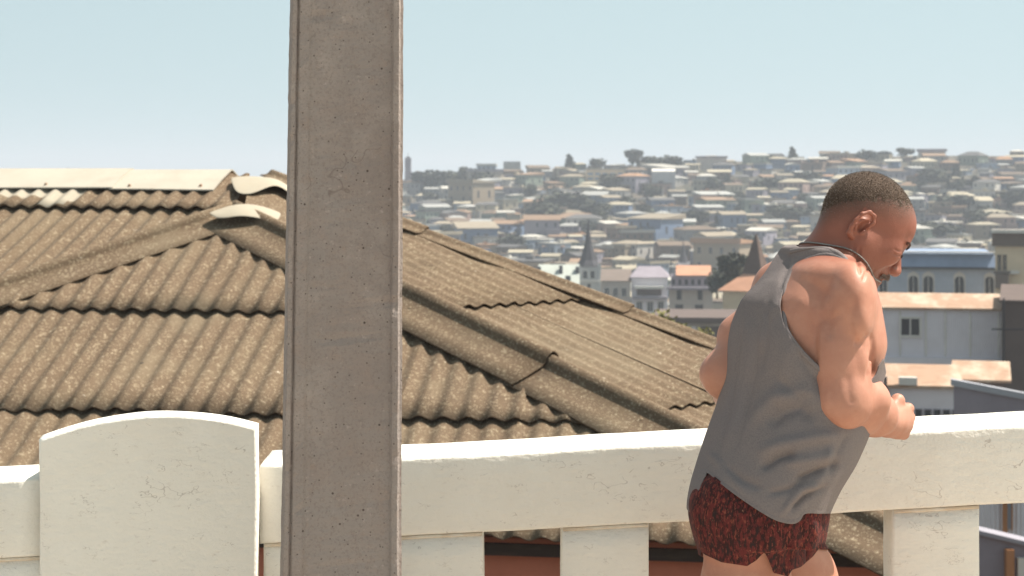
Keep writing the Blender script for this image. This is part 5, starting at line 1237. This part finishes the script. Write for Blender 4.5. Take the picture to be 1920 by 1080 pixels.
for s_ in (1, -1):
    t = hrn.uniform(0, 1, 420); bp_ = np.array([hp(.092 - .024 * a_ * a_, s_ * (.011 + .044 * a_), .013 + .003 * math.sin(a_ * 3) + b_) for a_, b_ in zip(t, hrn.uniform(-.004, .003, 420))])
    bp_ = B.snap(bp_, .0005); strands('eyebrow', bp_, B.grad(bp_), np.full(420, .0045), .0007, M_brow, person, lean=HR * s_ * .8 + HU * .1, jit=.35)
t = hrn.uniform(-1.25, 1.25, 1500); bp_ = np.array([hp(.100 - .019 * a_ * a_, a_ * .031, -.0585 - .0105 * a_ * a_ + b_) for a_, b_ in zip(t, hrn.uniform(-.006, .004, 1500))])
bp_ = B.snap(bp_, .0005); strands('moustache', bp_, B.grad(bp_), np.full(1500, .0075), .0008, mat('grey_moustache', (.24, .17, .14, 1), .8, [('noise', 300, (.5, .44, .4, 1), .50, .58, .8)]), person, lean=-HU * 1.1 + HF * .1, jit=.35)
t = hrn.uniform(-1, 1, 160)
for s_ in (1, -1):
    lp = np.array([hp(.085, s_ * (.031 + a_ * .014), -.0125 + .002 * a_ * a_) for a_ in t[:80]]); lp = B.snap(lp, .0005); strands('eyelashes', lp, B.grad(lp), np.full(80, .006), .0011, M_brow, person, lean=-HU * .7, jit=.2)
lm = MB(); lq = B.snap(np.array([hp(.084, .018 + .030 * q / 9, -.0135 - .003 * math.sin(math.pi * q / 9)) for q in range(10)]), .0004); lm.tube([tuple(p) for p in lq], [.0006] + [.0013] * 8 + [.0006], 6); lm.build('eyelid_line', M_brow, person, True)
# thin necklace round the neck
ch = []
for k in range(72):
    a_ = 2 * math.pi * k / 72; c_ = hp(-.045, 0, -.035) * .12 + spine(1566, 486) * .88
    dirv = nrmz(fB * math.cos(a_) + rB * math.sin(a_)); c2 = c_ + np.array([0, 0, -.048 * math.cos(a_) - .020]); ch.append(c2 + dirv * .075)
ch = B.snap(np.array(ch), .0022, 6)
for _ in range(2): ch = (np.roll(ch, 1, 0) + 2 * ch + np.roll(ch, -1, 0)) / 4
mb = MB(); mb.tube([tuple(p) for p in ch] + [tuple(ch[0])], .0019, 6); mb.build('necklace', mat('dark_steel_chain', (.16, .14, .13, 1), .4, [('noise', 700, (.5, .46, .42, 1), .5, .6, .7)], spec=.6), person, True)
# running shoes (below the frame)
for a_ in (Wp(1290, 1640, -.09), Wp(1600, 1650, .12)):
    mb = MB(); g_ = .053 * a_[0]; rings = 10; vs = []
    for i in range(rings):
        t = i / (rings - 1); c_ = a_[:2] + fB[:2] * (-.075 + .285 * t); hw = .046 * math.sin(math.pi * (.12 + .80 * t)) ** .5; ht = .105 - .065 * t
        for q in range(12): an = 2 * math.pi * q / 12; vs.append((c_[0] + rB[0] * hw * math.cos(an), c_[1] + rB[1] * hw * math.cos(an), g_ + .004 + ht * (.5 + .5 * math.sin(an))))
    mb.add(vs, [(i * 12 + q, i * 12 + (q + 1) % 12, (i + 1) * 12 + (q + 1) % 12, (i + 1) * 12 + q) for i in range(rings - 1) for q in range(12)] + [tuple(range(12)), tuple((rings - 1) * 12 + q for q in range(12))])
    mb.build('shoe', mat('white_shoe', (.6, .6, .6, 1), .7), person, True)

# ------------------------------------------------------------------ haze
mb = MB(); mb.box(-1700, 1700, -60, 6800, -75, 60)
hz = mb.build('haze', None); hm = bpy.data.materials.new('haze'); hm.use_nodes = True; t_ = hm.node_tree; t_.nodes.clear()
ou = t_.nodes.new('ShaderNodeOutputMaterial'); pv = t_.nodes.new('ShaderNodeVolumePrincipled'); pv.inputs['Color'].default_value = (.70, .75, .85, 1); pv.inputs['Density'].default_value = .00046
t_.links.new(pv.outputs[0], ou.inputs['Volume']); hz.data.materials.append(hm); tag(hz, kind='stuff')
